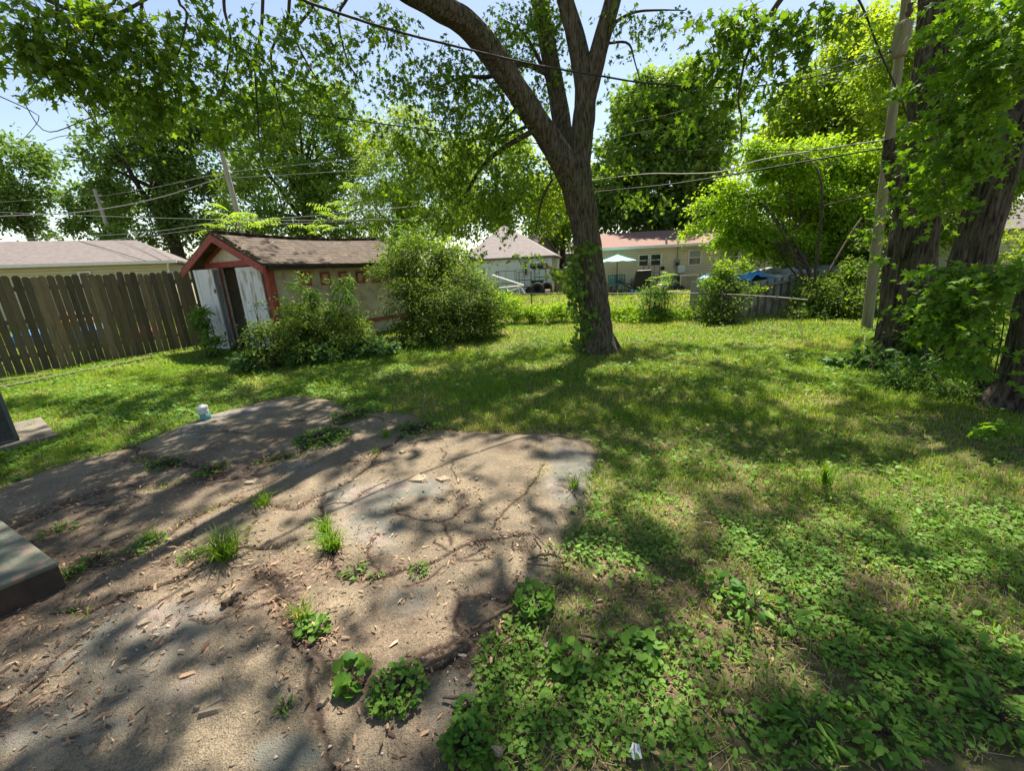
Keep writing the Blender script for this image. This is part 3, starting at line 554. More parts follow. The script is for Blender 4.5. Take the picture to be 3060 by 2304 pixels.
# roof with sag and thickness
OV = .45; OF = .33; ns = 24; V = []; F = []
def roofpt(s, q, side):      # q 0 ridge .. 1 eave
    sag = -.07*sin(pi*(s+OF)/(L_+OF+.15))*(.5+.5*(1-q)); sl_ = (RZ-EZ)/(W_/2); t = W_/2+side*q*(W_/2+OV); z = RZ+.05-sl_*q*(W_/2+OV)+sag
    return A(s, t, z+.012*(vn(s*5, q*5, 1, 4)-.5))
for side, nm in ((-1, 'near'), (1, 'far')):
    mb = MB(); ss = np.linspace(-OF, L_+.15, ns); qs = np.linspace(0, 1, 8); V = [roofpt(s, q, side) for s in ss for q in qs]; V2 = [v-UP*.045 for v in V]; n = len(V); F = []
    for i in range(ns-1):
        for j in range(7):
            f = (i*8+j, (i+1)*8+j, (i+1)*8+j+1, i*8+j+1); F.append(f if side > 0 else f[::-1]); F.append(tuple(k+n for k in (f[::-1] if side > 0 else f)))
    for i in range(ns-1): F.append((i*8+7, i*8+7+n, (i+1)*8+7+n, (i+1)*8+7))
    for j in range(7): F.append((j, j+1, j+1+n, j+n)); F.append(((ns-1)*8+j, (ns-1)*8+j+n, (ns-1)*8+j+1+n, (ns-1)*8+j+1))
    mb.add(V+V2, F).build('roof', M['shingle'], sh)
rc = MB(); 
for i in range(14):
    s0 = -OF+i*(L_+OF+.15)/14; p = roofpt(s0, 0, 1)+UP*.02; q = roofpt(s0+.31, 0, 1)+UP*.012
    rc.bar(p, q, .22, .018)
rc.build('ridge_cap', M['shingle'], sh)
# red barge boards, tie beam, corner post, base trim
bb = MB()
for side in (-1, 1):
    p = A(-OF+.005, W_/2, RZ-.0); q = A(-OF+.005, W_/2+side*(W_/2+OV), RZ-(RZ-EZ)/(W_/2)*(W_/2+OV)); bb.box(p-UP*.15, q-p, -a_ax*.03, UP*.15)
bb.build('barge_board', M['redtrim'], sh)
ib = MB()
for side in (-1, 1):
    p = A(-.025, W_/2, RZ-.04); q = A(-.025, W_/2+side*(W_/2+.0), EZ-.0); ib.box(p-UP*.1, (q-p)*.995, a_ax*.02, UP*.1)
ib.box(A(-.035, .02, 1.84), a_ax*.03, b_ax*(W_-.04), UP*.12); ib.box(A(-.04, .8, 2.24), a_ax*.02, b_ax*.7, UP*.05)
ib.box(A(-.03, -.02, 0), a_ax*.028, b_ax*.13, UP*(EZ-.03)); ib.box(A(-.03, -.045, 0), a_ax*.15, b_ax*.043, UP*(EZ-.03)); ib.box(A(-.03, W_-.12, 0), a_ax*.028, b_ax*.13, UP*(EZ-.03))
ib.box(A(.13, -.03, .3), a_ax*(L_-.2), b_ax*.028, UP*.1); ib.box(A(-.03, .55, .0), a_ax*.028, b_ax*.05, UP*(EZ-.03)); ib.box(A(-.03, 1.72, .0), a_ax*.028, b_ax*.05, UP*(EZ-.03))
ib.build('trim', M['redtrim'], sh)
MB().add([A(-.028, .92, 2.29), A(-.028, 1.38, 2.29), A(-.028, 1.15, 2.39)], [(0, 1, 2)]).build('gable_vent', M['dark'], sh)
_m = M['shingle'].node_tree; _P = _m.nodes['Principled BSDF']; _s = _P.inputs['Base Color'].links[0].from_socket; _v = _m.nodes.new('ShaderNodeTexVoronoi'); _v.inputs['Scale'].default_value = 6; _mp = _m.nodes.new('ShaderNodeMapping'); _mp.inputs['Rotation'].default_value = (0, 0, -radians(60.3)); _mp.inputs['Scale'].default_value = (1, 1, 2.6); _tc = _m.nodes.new('ShaderNodeTexCoord'); _m.links.new(_tc.outputs['Object'], _mp.inputs[0]); _m.links.new(_mp.outputs[0], _v.inputs[0]); _x = _m.nodes.new('ShaderNodeMixRGB'); _x.blend_type = 'OVERLAY'; _x.inputs[0].default_value = .35; _g = _m.nodes.new('ShaderNodeRGBToBW'); _m.links.new(_v.outputs['Color'], _g.inputs[0]); _m.links.new(_s, _x.inputs[1]); _m.links.new(_g.outputs[0], _x.inputs[2]); _m.links.new(_x.outputs[0], _P.inputs['Base Color'])
lb = LB(); k = 260; ss_ = rng.uniform(-.2, 4, k); qq_ = rng.random(k)*.95; PP = np.array([roofpt(a_1, q_1, -1) for a_1, q_1 in zip(ss_, qq_)])+UP*.012; lb.put(LANCE, PP, rv(k)*np.array([1, 1, .2]), np.tile(UP, (k, 1))+rng.normal(size=(k, 3))*.3, .03+.05*rng.random(k), .5+.5*rng.random(k)); lb.build('roof_litter', M['litter'], label='dry leaves scattered over the shed roof shingles', cat='leaf litter', kind='stuff')
MB().box(A(-.2, -OV+.04, 1.72), a_ax*(L_+.3), b_ax*.03, UP*.11).build('fascia', M['rotwood'], sh)
MB().box(A(-.0, -.05, 1.76), a_ax*L_, b_ax*.045, UP*.12).build('wall_plate', M['redtrim'], sh)
ms = MB()
for k in range(70):
    q = rng.random()*.9; p = roofpt(-OF+.02+.05*rng.random(), q, -1)+UP*.01; ms.cbox(p, (.015+.02*rng.random(), .015+.015*rng.random(), .006+.008*rng.random()), rng.random()*3)
ms.build('moss', M['moss'], sh)
# raised decorative frames on the side wall
for k in range(6):
    s0 = .72+k*.52; z0 = 1.36-.012*k; df = MB(); w0 = .26; h0 = .3; c = .05
    df.box(A(s0, -.028, z0), a_ax*c, b_ax*.026, UP*h0); df.box(A(s0+w0-c, -.028, z0), a_ax*c, b_ax*.026, UP*h0)
    df.box(A(s0+c, -.026, z0+h0-c), a_ax*(w0-2*c), b_ax*.024, UP*c)
    if k != 5: df.box(A(s0+c, -.026, z0), a_ax*(w0-2*c), b_ax*.024, UP*c)
    df.build('decorative_frame', M['redtrim'], sh)
def panel_door(p, q, h, name, z0=.05):
    """framed, two-panel door leaf between p and q"""
    d = unit(q-p); wd = np.linalg.norm(q-p); nrm = np.cross(d, UP); mb = MB(); o = p+UP*z0; th = .035; st = .07
    mb.box(o, d*st, nrm*th, UP*h); mb.box(o+d*(wd-st), d*st, nrm*th, UP*h)
    for za, zb in ((0, .1), (.42, .5), (h-.09, h)): mb.box(o+d*st+UP*za, d*(wd-2*st), nrm*th, UP*(zb-za))
    mb.box(o+d*st+nrm*.012+UP*.1, d*(wd-2*st), nrm*.012, UP*.32); mb.box(o+d*st+nrm*.012+UP*.5, d*(wd-2*st), nrm*.012, UP*(h-.59))
    return mb.build(name, M['whitepaint'], sh)
hin = A(-.04, 1.72, 0)
tocam = unit(-hin*np.array([1, 1, 0])); lft = np.array([-tocam[1], tocam[0], 0]); lft = lft if lft[0] < 0 else -lft; p1 = hin+tocam*.3+lft*.14; p2 = p1+b_ax*.44-a_ax*.16
d1 = panel_door(hin, p1, 1.76, 'door'); d2 = panel_door(p1, p2, 1.76, 'door')
p3 = A(-.06, .76, 0)-a_ax*.12; p4 = A(-.05, .38, 0)-a_ax*.05; d3 = panel_door(p4, p3, 1.76, 'door') if False else panel_door(p3, p4, 1.76, 'door'); d4 = panel_door(p4-a_ax*.06, A(-.05, .12, 0), 1.76, 'door')
for z0 in (.35, 1.3): MB().box(p1-a_ax*.02+UP*z0, b_ax*.05, a_ax*.012, UP*.09).build('hinge', M['rust'], d2)

# ================================================================ STOCKADE FENCE, LEFT
f0 = G(-90, 833); f1 = np.array([-7.45, 11.15, 0]); f0[2] = 0; fd = unit(f1-f0); fn = np.cross(fd, UP)   # fn faces the yard
flen = np.linalg.norm(f1-f0)
fe = thing('board_fence', 'weathered dog-eared board fence on the left with slivers of light between boards', 'fence', f0)
mb = MB(); t = 0; k = 0; tones = []
while t < flen:
    wd = .108+.004*rng.normal()*.5; hgt = 1.80+.015*rng.normal()-.00*t; gap = .006+.009*rng.random(); tilt = .012*rng.normal(); o = f0+fd*t+fn*(.012*rng.random())+UP*.02
    a0 = o; a1 = o+fd*wd; top0 = o+UP*hgt+fd*tilt; tones += [rng.random()]*8; e = .03; P = [a0, a1, top0+fd*wd-UP*e*1.1, top0+fd*(wd-e), top0+fd*e, top0-UP*e*1.1]
    n_ = fn*.017; P2 = [p+n_ for p in P]; mb.add(P+P2, [(5, 4, 3, 2, 1, 0), (6, 7, 8, 9, 10, 11)]+[(i, (i+1) % 6, (i+1) % 6+6, i+6) for i in range(6)]); t += wd+gap; k += 1
M['boards'] = M['fence'].copy(); _T = M['boards'].node_tree; _a = _T.nodes.new('ShaderNodeAttribute'); _a.attribute_name = 'rnd'; _m = _T.nodes.new('ShaderNodeMixRGB'); _m.blend_type = 'MULTIPLY'; _m.inputs[0].default_value = 1; _r = _T.nodes.new('ShaderNodeValToRGB'); _r.color_ramp.elements[0].color = (.5, .49, .47, 1); _r.color_ramp.elements[1].color = (1.3, 1.2, 1.05, 1); _bc = _T.nodes['Principled BSDF'].inputs['Base Color']; _src = _bc.links[0].from_socket
_T.links.new(_a.outputs['Fac'], _r.inputs[0]); _T.links.new(_src, _m.inputs[1]); _T.links.new(_r.outputs[0], _m.inputs[2]); _T.links.new(_m.outputs[0], _bc)
fb = mb.build('boards', M['boards'], fe, rnd=tones)
for zr in (.3, .95, 1.55): MB().box(f0-fn*.045+UP*zr, fd*flen, fn*.04, UP*.085).build('rail', M['fence'], fe)
for tp in (.2, 2.6, 5.): MB().box(f0+fd*tp-fn*.14, fd*.09, fn*.09, UP*1.7).build('post', M['fence'], fe)
# nearest post stub at frame edge
for k, (pa, pb, txt) in enumerate((((-60, 855), (330, 775), 'long weathered landscape edging board lying in grass parallel to the board fence'), ((-60, 836), (115, 812), 'short pale board lying against the foot of the fence boards'))):
    p = G(*pa); q = G(*pb); MB().bar(p+UP*.03, q+UP*.03, .09, .05).build('edging_board', M['fence'], label=txt, cat='board')
# toys glimpsed through the fence gaps
for k, (px, py, M_, dz, txt) in enumerate(((60, 700, 'bluepl', .25, 'blue plastic toy seen through gaps at the left of the fence'), (150, 665, 'orange', .5, 'orange plastic toy seen through the fence gaps'), (200, 705, 'bluepl', .3, 'blue plastic toy glimpsed through the middle of the fence'), (300, 700, 'redpl', .2, 'red plastic toy glimpsed through the right part of the fence'))):
    c = Y(px, py, 12.2); c[2] = dz; tb = MB(); tb.lathe(c-UP*dz, [(.42, 0), (.5, dz*.6), (.46, dz*1.3), (.2, dz*1.8)], 14); tb.build('toy', M[M_], label=txt, cat='toy')

# ================================================================ AIR CONDITIONER, PAD, STEP, JAR
ac = G(48, 962); ax_ = np.array([-.6, -.8, 0]); ay_ = np.array([-.8, .6, 0])
MB().box(ac-ax_*.25-ay_*.12-UP*.03, ax_*1.3, ay_*1.1, UP*.085).build('concrete_pad', M['concrete'], label='concrete pad under the outdoor cooling unit at the left edge', cat='pad')
au = thing('air_conditioner', 'dark grey louvred outdoor cooling unit cut off by the left frame edge', 'air conditioner', ac+UP*.055)
o = ac+UP*.06; hh = .66
MB().box(o+ax_*.03+ay_*.03, ax_*.68, ay_*.68, UP*hh).build('core', M['black'], au)
mb = MB()
for p in (o, o+ax_*.71, o+ay_*.71, o+ax_*.71+ay_*.71): mb.box(p, ax_*.03, ay_*.03, UP*hh)
mb.box(o, ax_*.74, ay_*.74, UP*.03); mb.box(o+UP*hh, ax_*.74, ay_*.74, UP*.05); mb.build('cabinet', M['acmetal'], au)
mb = MB()
for k in range(24):
    z0 = .04+k*.026; mb.box(o+ax_*.03+UP*z0, ax_*.68, ay_*.02, UP*.013); mb.box(o+ay_*.03+UP*z0, ay_*.68, ax_*.02, UP*.013)
mb.build('louvres', M['acmetal'], au)
# step block
zc_ = .2; e1 = G(122, 1214, zc_); e2 = G(-40, 1092, zc_); e3 = G(-60, 1289, zc_)
st = thing('concrete_step', 'thick concrete step with worn teal and pink paint at the left edge', 'step', (e1[0], e1[1], 0))
P = [e1, e2, e2+(e3-e1)*1.0, e3]; Pb = [np.array([p[0], p[1], -.02]) for p in P]
mb = MB(); mb.add(Pb+[p-UP*.012 for p in P], [(0, 1, 2, 3), (0, 4, 5, 1), (1, 5, 6, 2), (2, 6, 7, 3), (3, 7, 4, 0)]); bo = mb.build('block', M['stepside'], st)
ctr = sum(P)/4; P2 = [ctr+(p-ctr)*1.008 for p in P]; tp = MB().add([p-UP*.03 for p in P2]+P2, [(3, 2, 1, 0), (4, 5, 6, 7)]+[(i, (i+1) % 4, (i+1) % 4+4, i+4) for i in range(4)]).build('painted_top', M['steptop'], st); bevel(tp, .01, 3)
# jar
j = G(448, 914); j[2] = pz(j[0], j[1])+.015; jr = thing('lidded_jar', 'small teal and speckled jar with white screw lid standing on the patio', 'jar', j)
lean = np.array([-.1, 0, 1]); k_ = .9
MB().lathe(j, [(.052*k_, 0), (.056*k_, .01), (.056*k_, .07)], 24, lean).build('teal_base', M['teal'], jr, True)
MB().lathe(j+unit(lean)*.07, [(.0565*k_, 0), (.0575*k_, .003), (.0575*k_, .05), (.054*k_, .056)], 24, lean).build('speckled_band', M['speckle'], jr, True)
MB().lathe(j+unit(lean)*.126, [(.061*k_, 0), (.062*k_, .004), (.061*k_, .026), (.054*k_, .034), (.03*k_, .036), (.026*k_, .05), (.01, .052)], 24, lean).build('lid', M['white'], jr, True)

# ================================================================ HOUSES
def onp(xy, P, n): return PL(xy[0], xy[1], P, n)
def window(parent, P, n, q0, q1, name='window', mull=True, lower=None):
    """q0/q1 photo corners of the frame on the wall plane; frame, panes and meeting rail"""
    a = onp(q0, P, n); b = onp(q1, P, n); d = unit(np.cross(UP, n)); d = d if (b-a)@d > 0 else -d; wd = abs((b-a)@d); h = abs(a[2]-b[2]); o = np.array([a[0], a[1], min(a[2], b[2])])+n*.004; fr = .06
    mb = MB(); mb.box(o, d*fr, n*.05, UP*h); mb.box(o+d*(wd-fr), d*fr, n*.05, UP*h); mb.box(o+d*fr, d*(wd-2*fr), n*.05, UP*fr); mb.box(o+d*fr+UP*(h-fr), d*(wd-2*fr), n*.05, UP*fr)
    if mull: mb.box(o+d*fr+UP*(h/2-.02), d*(wd-2*fr), n*.045, UP*.04)
    wn = mb.build(name, M['white'], parent)
    MB().box(o+d*fr+UP*fr, d*(wd-2*fr), n*.015, UP*(h/2-fr)).build('pane', M['glass'], wn); MB().box(o+d*fr+UP*h/2, d*(wd-2*fr), n*.015, UP*(h/2-fr)).build('pane', lower or M['glass'], wn)
    return wn
def hip(parent, A0, A1, dep, n, ez, rz, in0, in1, ov, Mr, name='roof', gable=False):
    """roof over rectangle A0-A1 (front wall line) extending dep behind (-n); ridge insets in0, in1"""
    d = unit(A1-A0); back = -n; a = A0-d*ov+n*ov; b = A1+d*ov+n*ov; c = A1+d*ov+back*(dep+ov); e = A0-d*ov+back*(dep+ov); r0 = A0+d*in0+back*dep/2; r1 = A1-d*in1+back*dep/2
    z = lambda p, h: np.array([p[0], p[1], h]); lo = [z(p, ez) for p in (a, b, c, e)]; rd = [z(r0, rz), z(r1, rz)]; th = .1
    P = [p-UP*th for p in lo]+lo+rd
    return MB().add(P, [(0, 3, 2, 1), (0, 1, 5, 4), (1, 2, 6, 5), (2, 3, 7, 6), (3, 0, 4, 7), (4, 5, 9, 8), (5, 6, 9), (6, 7, 8, 9), (7, 4, 8)]).build(name, Mr, parent)
def walls(parent, A0, A1, dep, n, h, Mw, name='wall'):
    return MB().box(np.array([A0[0], A0[1], 0]), A1-A0, -n*dep, UP*h).build(name, Mw, parent)
# neighbour's house beyond the fence
g0 = G(384, 562, 2.55); g1 = G(0, 573, 2.55); g0[2] = g1[2] = 0; d = unit(g0-g1); n = np.cross(d, UP); n = n if n[1] < 0 else -n; g1 = g1-d*5
lh = thing('house', 'low cream sided house with grey shingle hip roof behind the board fence', 'house', g0)
walls(lh, g1, g0-d*.35, 8, n, 2.47, M['siding_l']); hip(lh, g1, g0-d*.35, 8, n, 2.55, 3.75, 4, 1.7, .35, M['brownroof'])
MB().box(g1+n*.36+UP*2.43, g0-g1, n*.09, UP*.11).build('gutter', M['white'], lh); dsp = MB().tube([g0-d*.35+n*.3+UP*2.45, g0-d*.42+n*.07+UP*2.2, g0-d*.42+n*.05], .04, 6).build('downspout', M['white'], lh)
q = ((np.array([480, 960])/2.082+np.array([0, 350]))/S, (np.array([595, 1020])/2.082+np.array([0, 350]))/S); window(lh, g0, n, (q[0][0], q[0][1]), (q[1][0], q[1][1]+12))
# garage
w0 = G(1045, 637); w1 = G(1193, 631.5); w0[2] = w1[2] = 0; d = unit(w1-w0); n = np.cross(d, UP); n = n if n[1] < 0 else -n; w0 = w0-d*.9
gez = onp((1190, 556), w1, n)[2]; ga = thing('garage', 'pale blue block garage with pinkish grey hip roof', 'garage', w1)
walls(ga, w0, w1, 7.5, n, gez, M['garagewall']); rg = onp(c3(230, 275), (w0+w1)/2-n*3.7, n)[2]
hip(ga, w0, w1, 7.5, n, gez+.12, rg, 1.5, 3.2, .22, M['greyroof'])
wn = window(ga, w1, n, c3(728, 602), c3(776, 762), 'window')
mb = MB(); p_ = onp(c3(752, 762), w1, n)+n*.06; 
for dx in (-.1, 0, .1): mb.box(p_+d*dx-d*.008, d*.016, n*.012, UP*1.1)
mb.build('window_bars', M['rust'], ga)
# grey gable house behind the garage
pA = Y(*c3(800, 640), 38); pA[2] = 0; pA = pA+0; qn = np.array([.25, -.97, 0]); qn = unit(qn); dA = np.cross(UP, qn); gh = thing('house', 'grey sided gable house peeping out behind the garage', 'house', pA)
l_ = onp(c3(790, 640), pA, qn); r_2 = onp(c3(1076, 560), pA, qn); tp = onp(c3(935, 345), pA, qn); l_ = 2*tp-r_2; l_[2] = r_2[2]
lo = lambda p: np.array([p[0], p[1], 0]); bk = -qn*9
MB().add([lo(l_), lo(r_2), r_2, tp, l_]+[p+bk for p in (lo(l_), lo(r_2), r_2, tp, l_)], [(0, 1, 2, 3, 4), (9, 8, 7, 6, 5), (0, 5, 6, 1), (1, 6, 7, 2), (4, 9, 5, 0)]).build('wall', M['siding_g'], gh)
for side, e in ((1, r_2), (-1, l_)):
    v = e-tp; P = [tp+qn*.3+UP*.02, tp+bk+UP*.02, tp+v*1.12+bk+UP*.02, tp+v*1.12+qn*.3+UP*.02]; MB().add(P+[p+UP*.15 for p in P], [(0, 1, 2, 3), (7, 6, 5, 4), (0, 4, 5, 1), (1, 5, 6, 2), (2, 6, 7, 3), (3, 7, 4, 0)]).build('roof', M['brownroof'], gh)
# distant brown house
pB = Y(*c3(1160, 600), 60); pB = lo(pB); qn2 = np.array([0, -1., 0]); bh = thing('house', 'distant dark brown bungalow seen between garage and centre tree', 'house', pB)
t0 = onp(c3(1040, 550), pB, qn2); t1 = onp(c3(1330, 540), pB, qn2); walls(bh, lo(t0), lo(t1), 8, qn2, t0[2], M['wooddark']); hip(bh, lo(t0), lo(t1), 8, qn2, t0[2]+.1, onp(c3(1100, 440), pB-qn2*4, qn2)[2], 1, 1, .4, M['greyroof'])
window(bh, pB, qn2, c3(1080, 556), c3(1118, 590)); window(bh, pB, qn2, c3(1170, 552), c3(1200, 590))
# parked car in the gap
cp = lo(Y(*c3(1150, 640), 45)); car = thing('parked_car', 'white parked car far off between garage and centre tree', 'car', cp)
cx = np.array([1., 0, 0]); cy = np.array([0, 1., 0])
def extr(prof, o, wdt, name, Mt, par): 
    P = [o+cx*a+UP*b-cy*wdt/2 for a, b in prof]; Q = [p+cy*wdt for p in P]; k = len(P); return MB().add(P+Q, [tuple(range(k)), tuple(range(k, 2*k))[::-1]]+[(i, i+k, (i+1) % k+k, (i+1) % k) for i in range(k)]).build(name, Mt, par)
bevel(extr([(-2.2, .35), (2.2, .35), (2.25, .8), (2.1, 1.0), (1.1, 1.1), (.6, 1.68), (-1.6, 1.72), (-2.15, 1.1)], cp, 1.8, 'body', M['carpaint'], car), .05)
extr([(-1.9, 1.12), (.98, 1.12), (.55, 1.58), (-1.55, 1.6)], cp, 1.83, 'windows', M['glass'], car)
for sx in (-1.35, 1.4): MB().lathe(cp+cx*sx+UP*.34-cy*.93, [(.1, 0), (.34, .0), (.34, .22), (.1, .22)], 18, (0, 1, 0)).build('wheel', M['rubber'], car)
# wooden fence right of the garage
q0 = lo(w1)+d*.15+n*.4; q1 = q0+d*4.2-n*1.0; wf = thing('wood_fence', 'grey brown plank fence joining the garage to the tree gap', 'fence', q0); mb = MB(); dd = unit(q1-q0); nn_ = np.cross(dd, UP)
for k in range(28): mb.box(q0+dd*k*.15, dd*.135, nn_*.02, UP*(1.3+.03*rng.random()))
mb.build('boards', M['fence'], wf)
q0 = q0-nn_*.0+n*1.1+d*.2; q1 = q0+dd*3.0; pf = thing('picket_fence', 'low slatted wooden fence in front of the plank fence', 'fence', q0); mb = MB()
for k in range(20): mb.box(q0+dd*k*.15, dd*.06, nn_*.02, UP*.55)
mb.build('pickets', M['fence'], pf); MB().box(q0+nn_*.02+UP*.42, dd*2.95, nn_*.03, UP*.06).build('rail', M['fence'], pf)
# ranch house
h0 = G(1303, 630); h1 = G(1480, 623); h0 = lo(h0); h1 = lo(h1); hd = unit(h1-h0); hn = np.cross(hd, UP); hn = hn if hn[1] < 0 else -hn
hl = h0-hd*1.0; hr = h0+hd*15.5; ez = onp(c4(540, 478), h0, hn)[2]-.02; rzz = onp(c4(700, 305), h0-hn*3.6, hn)[2]
rh = thing('ranch_house', 'beige sided ranch house with reddish brown roof across the back yard', 'house', h0)
walls(rh, hl, hr, 7.2, hn, ez, M['siding'])
zf = ez+.1; P = [hl-hd*.3+hn*.42, hr+hd*.3+hn*.42, hr+hd*.3-hn*7.6, hl-hd*.3-hn*7.6]; rA = hl-hd*.3-hn*3.6; rB = hr+hd*.3-hn*3.6
e_ = lambda p, z: np.array([p[0], p[1], z]); Pp = [e_(P[0], zf), e_(P[1], zf), e_(rB, rzz), e_(rA, rzz), e_(P[2], zf), e_(P[3], zf)]
MB().add(Pp+[p-UP*.1 for p in Pp], [(0, 1, 2, 3), (3, 2, 4, 5), (6, 9, 8, 7), (9, 11, 10, 8), (0, 6, 7, 1), (4, 10, 11, 5), (0, 3, 9, 6), (3, 5, 11, 9), (1, 7, 8, 2), (2, 8, 10, 4)]).build('roof', M['redroof'], rh)
MB().box(e_(hl, 0)+hn*.43+UP*(zf-.13), hr-hl, hn*.1, UP*.12).build('gutter', M['white'], rh)
for qa, qb, lw in (((535, 545), (642, 668), None), ((655, 536), (768, 662), None), ((1047, 498), (1170, 655), M['blind']), ((1412, 482), (1552, 652), None)): window(rh, h0, hn, c4(*qa), c4(*qb), lower=lw)
def onroof(X, Yv):
    rn = unit(np.cross(hd, Pp[3]-Pp[0])); return PL(*c4(X, Yv), Pp[0], rn)
for (X, Yv, r, h) in ((820, 432, .055, .28), (995, 392, .05, .16)):
    MB().lathe(onroof(X, Yv)-UP*.05, [(r*1.8, 0), (r*1.8, .05), (r, .08), (r, h), (r*.7, h+.02)], 10).build('roof_vent', M['metal'], rh)
ch = PL(*c4(1108, 250), Pp[3], hn); ch[2] = rzz-.1; cm = MB().cbox(ch+UP*.35, (.24, .24, .42), .3).build('chimney', M['stepside'], rh); MB().lathe(ch+UP*.77, [(.15, 0), (.17, .12), (.21, .2), (.21, .26), (.1, .32)], 12).build('chimney_cap', M['metal'], cm)
sb = onroof(1100, 345); MB().cbox(sb+UP*.06, (.3, .2, .07), .1).build('skylight', M['metal'], rh)
ms_ = onp(c4(925, 640), h0, hn); mp_ = onp(c4(944, 350), h0+hn*.25, hn); lowp = onp(c4(912, 860), h0, hn)+hn*.06
mast = MB().tube([lo(lowp)+UP*.1, lowp, ms_+hn*.06], .03, 6).tube([ms_+hn*.06, mp_], .028, 6).lathe(mp_, [(.05, 0), (.06, .03), (.02, .1)], 8).build('service_mast', M['metal'], rh)
bx_ = onp(c4(925, 640), h0, hn); mbx = MB().box(bx_-hd*.14-UP*.2, hd*.28, hn*.1, UP*.42).build('electric_meter_box', M['metal'], rh); MB().lathe(bx_+hn*.1, [(.1, 0), (.1, .07), (.07, .09)], 14, hn).build('meter', M['glass'], mbx)
b2 = onp(c4(968, 692), h0, hn); MB().box(b2-hd*.18-UP*.19, hd*.36, hn*.12, UP*.38).build('junction_box', M['white'], rh)
b3 = onp(c4(917, 765), h0, hn); MB().box(b3-hd*.09-UP*.13, hd*.18, hn*.1, UP*.26).build('junction_box', M['metal'], rh)
MB().lathe(onp(c4(781, 685), h0, hn), [(.1, 0), (.1, .08), (.04, .12)], 12, hn).build('wall_vent', M['stepside'], rh)
# house patio slab
s0_ = h0-hd*1.6+hn*.05; MB().box(s0_+UP*-.02, hd*5.2, hn*2.0, UP*.05).build('neighbour_patio', M['ply'], label='sunlit tan concrete patio strip behind the ranch house', kind='structure')
def at_h(X, Yv, off):      # ground point in front of the ranch house wall
    p = PL(*c4(X, Yv), h0+hn*off, hn); return np.array([p[0], p[1], .03])
# patio umbrella
u0_ = at_h(315, 900, 1.6); pu = PL(*c4(318, 545), u0_, hn); er = abs((PL(*c4(515, 600), u0_, hn)-PL(*c4(318, 600), u0_, hn))@hd); ez_ = PL(*c4(515, 600), u0_, hn)[2]
um = thing('patio_umbrella', 'open turquoise patterned patio umbrella by the ranch house', 'umbrella', u0_)
MB().tube([u0_, e_(u0_, pu[2]-.05)], .022, 8).lathe(u0_, [(.25, 0), (.25, .05), (.05, .09)], 16).build('pole', M['rust'], um)
V = [e_(u0_, pu[2])]; n8 = 24
for k in range(n8):
    a = 2*pi*k/n8; sc_ = 1-.04*abs(sin(a*4)); V.append(u0_*np.array([1, 1, 0])+np.array([cos(a)*er*sc_*.5, sin(a)*er*sc_*.5, ez_+(pu[2]-ez_)*.46-.03*abs(sin(a*4))]))
for k in range(n8):
    a = 2*pi*k/n8; sc_ = 1-.05*abs(sin(a*4)); V.append(u0_*np.array([1, 1, 0])+np.array([cos(a)*er*sc_, sin(a)*er*sc_, ez_-.03*abs(sin(a*4))]))
F = [(0, 1+k, 1+(k+1) % n8) for k in range(n8)]+[(1+k, 1+n8+k, 1+n8+(k+1) % n8, 1+(k+1) % n8) for k in range(n8)]
cn = MB().add(V, F).build('canopy', M['umb'], um); mo = cn.modifiers.new('thick', 'SOLIDIFY'); mo.thickness = .01
# garden chairs
def chair(p, rz, label, Mt, grp='chairs on the neighbour patio'):
    t = thing('patio_chair', label, 'chair', p, grp); c, s_ = cos(rz), sin(rz); X_ = np.array([c, s_, 0]); Y_ = np.array([-s_, c, 0]); q = lambda a, b, z: np.asarray(p)+X_*a+Y_*b+UP*z
    MB().box(q(-.24, -.24, .4), X_*.48, Y_*.48, UP*.03).build('seat', Mt, t)
    mb = MB()
    for k in range(5): a = -.2+k*.1; mb.bar(q(a, .24, .42), q(a*1.1, .36, .88-.05*abs(a)*4), .06, .02)
    mb.bar(q(-.24, .36, .86), q(.24, .36, .86), .05, .03); mb.build('backrest', Mt, t)
    for a, b in ((-.22, -.22), (.22, -.22), (-.22, .22), (.22, .22)): MB().bar(q(a*1.2, b*1.2, 0), q(a, b, .41), .03).build('leg', Mt, t)
    for a in (-.27, .27): MB().bar(q(a, -.25, .62), q(a, .3, .62), .04, .03).bar(q(a, -.22, .42), q(a, -.24, .62), .03).build('armrest', Mt, t)
chair(at_h(302, 905, 1.75), .2, 'pale teal slatted patio chair under the turquoise umbrella', M['teal']); chair(at_h(345, 880, .8), 2.9, 'dark teal patio chair turned away behind the pale one', M['teal'])
# folding lounge frame
lp = at_h(400, 885, 1.3); lf = MB(); 
for k in (0, .35): o_ = lp+np.array([0, k, 0]); lf.bar(o_+UP*.0-hd*.5, o_+UP*.72-hd*.15, .03); lf.bar(o_+hd*.6, o_+UP*.65-hd*.5, .03); lf.bar(o_-hd*.45+UP*.55, o_+hd*.55+UP*.28, .03)
lfo = thing('lounge_chair', 'folded grey patio lounge chair right of the umbrella pole', 'chair', lp); lf.build('frame', M['rust'], lfo); MB().box(lp-hd*.45+UP*.58, hd*1.0-UP*.27, np.array([0, .38, 0]), UP*.02).build('sling', M['teal'], lfo)
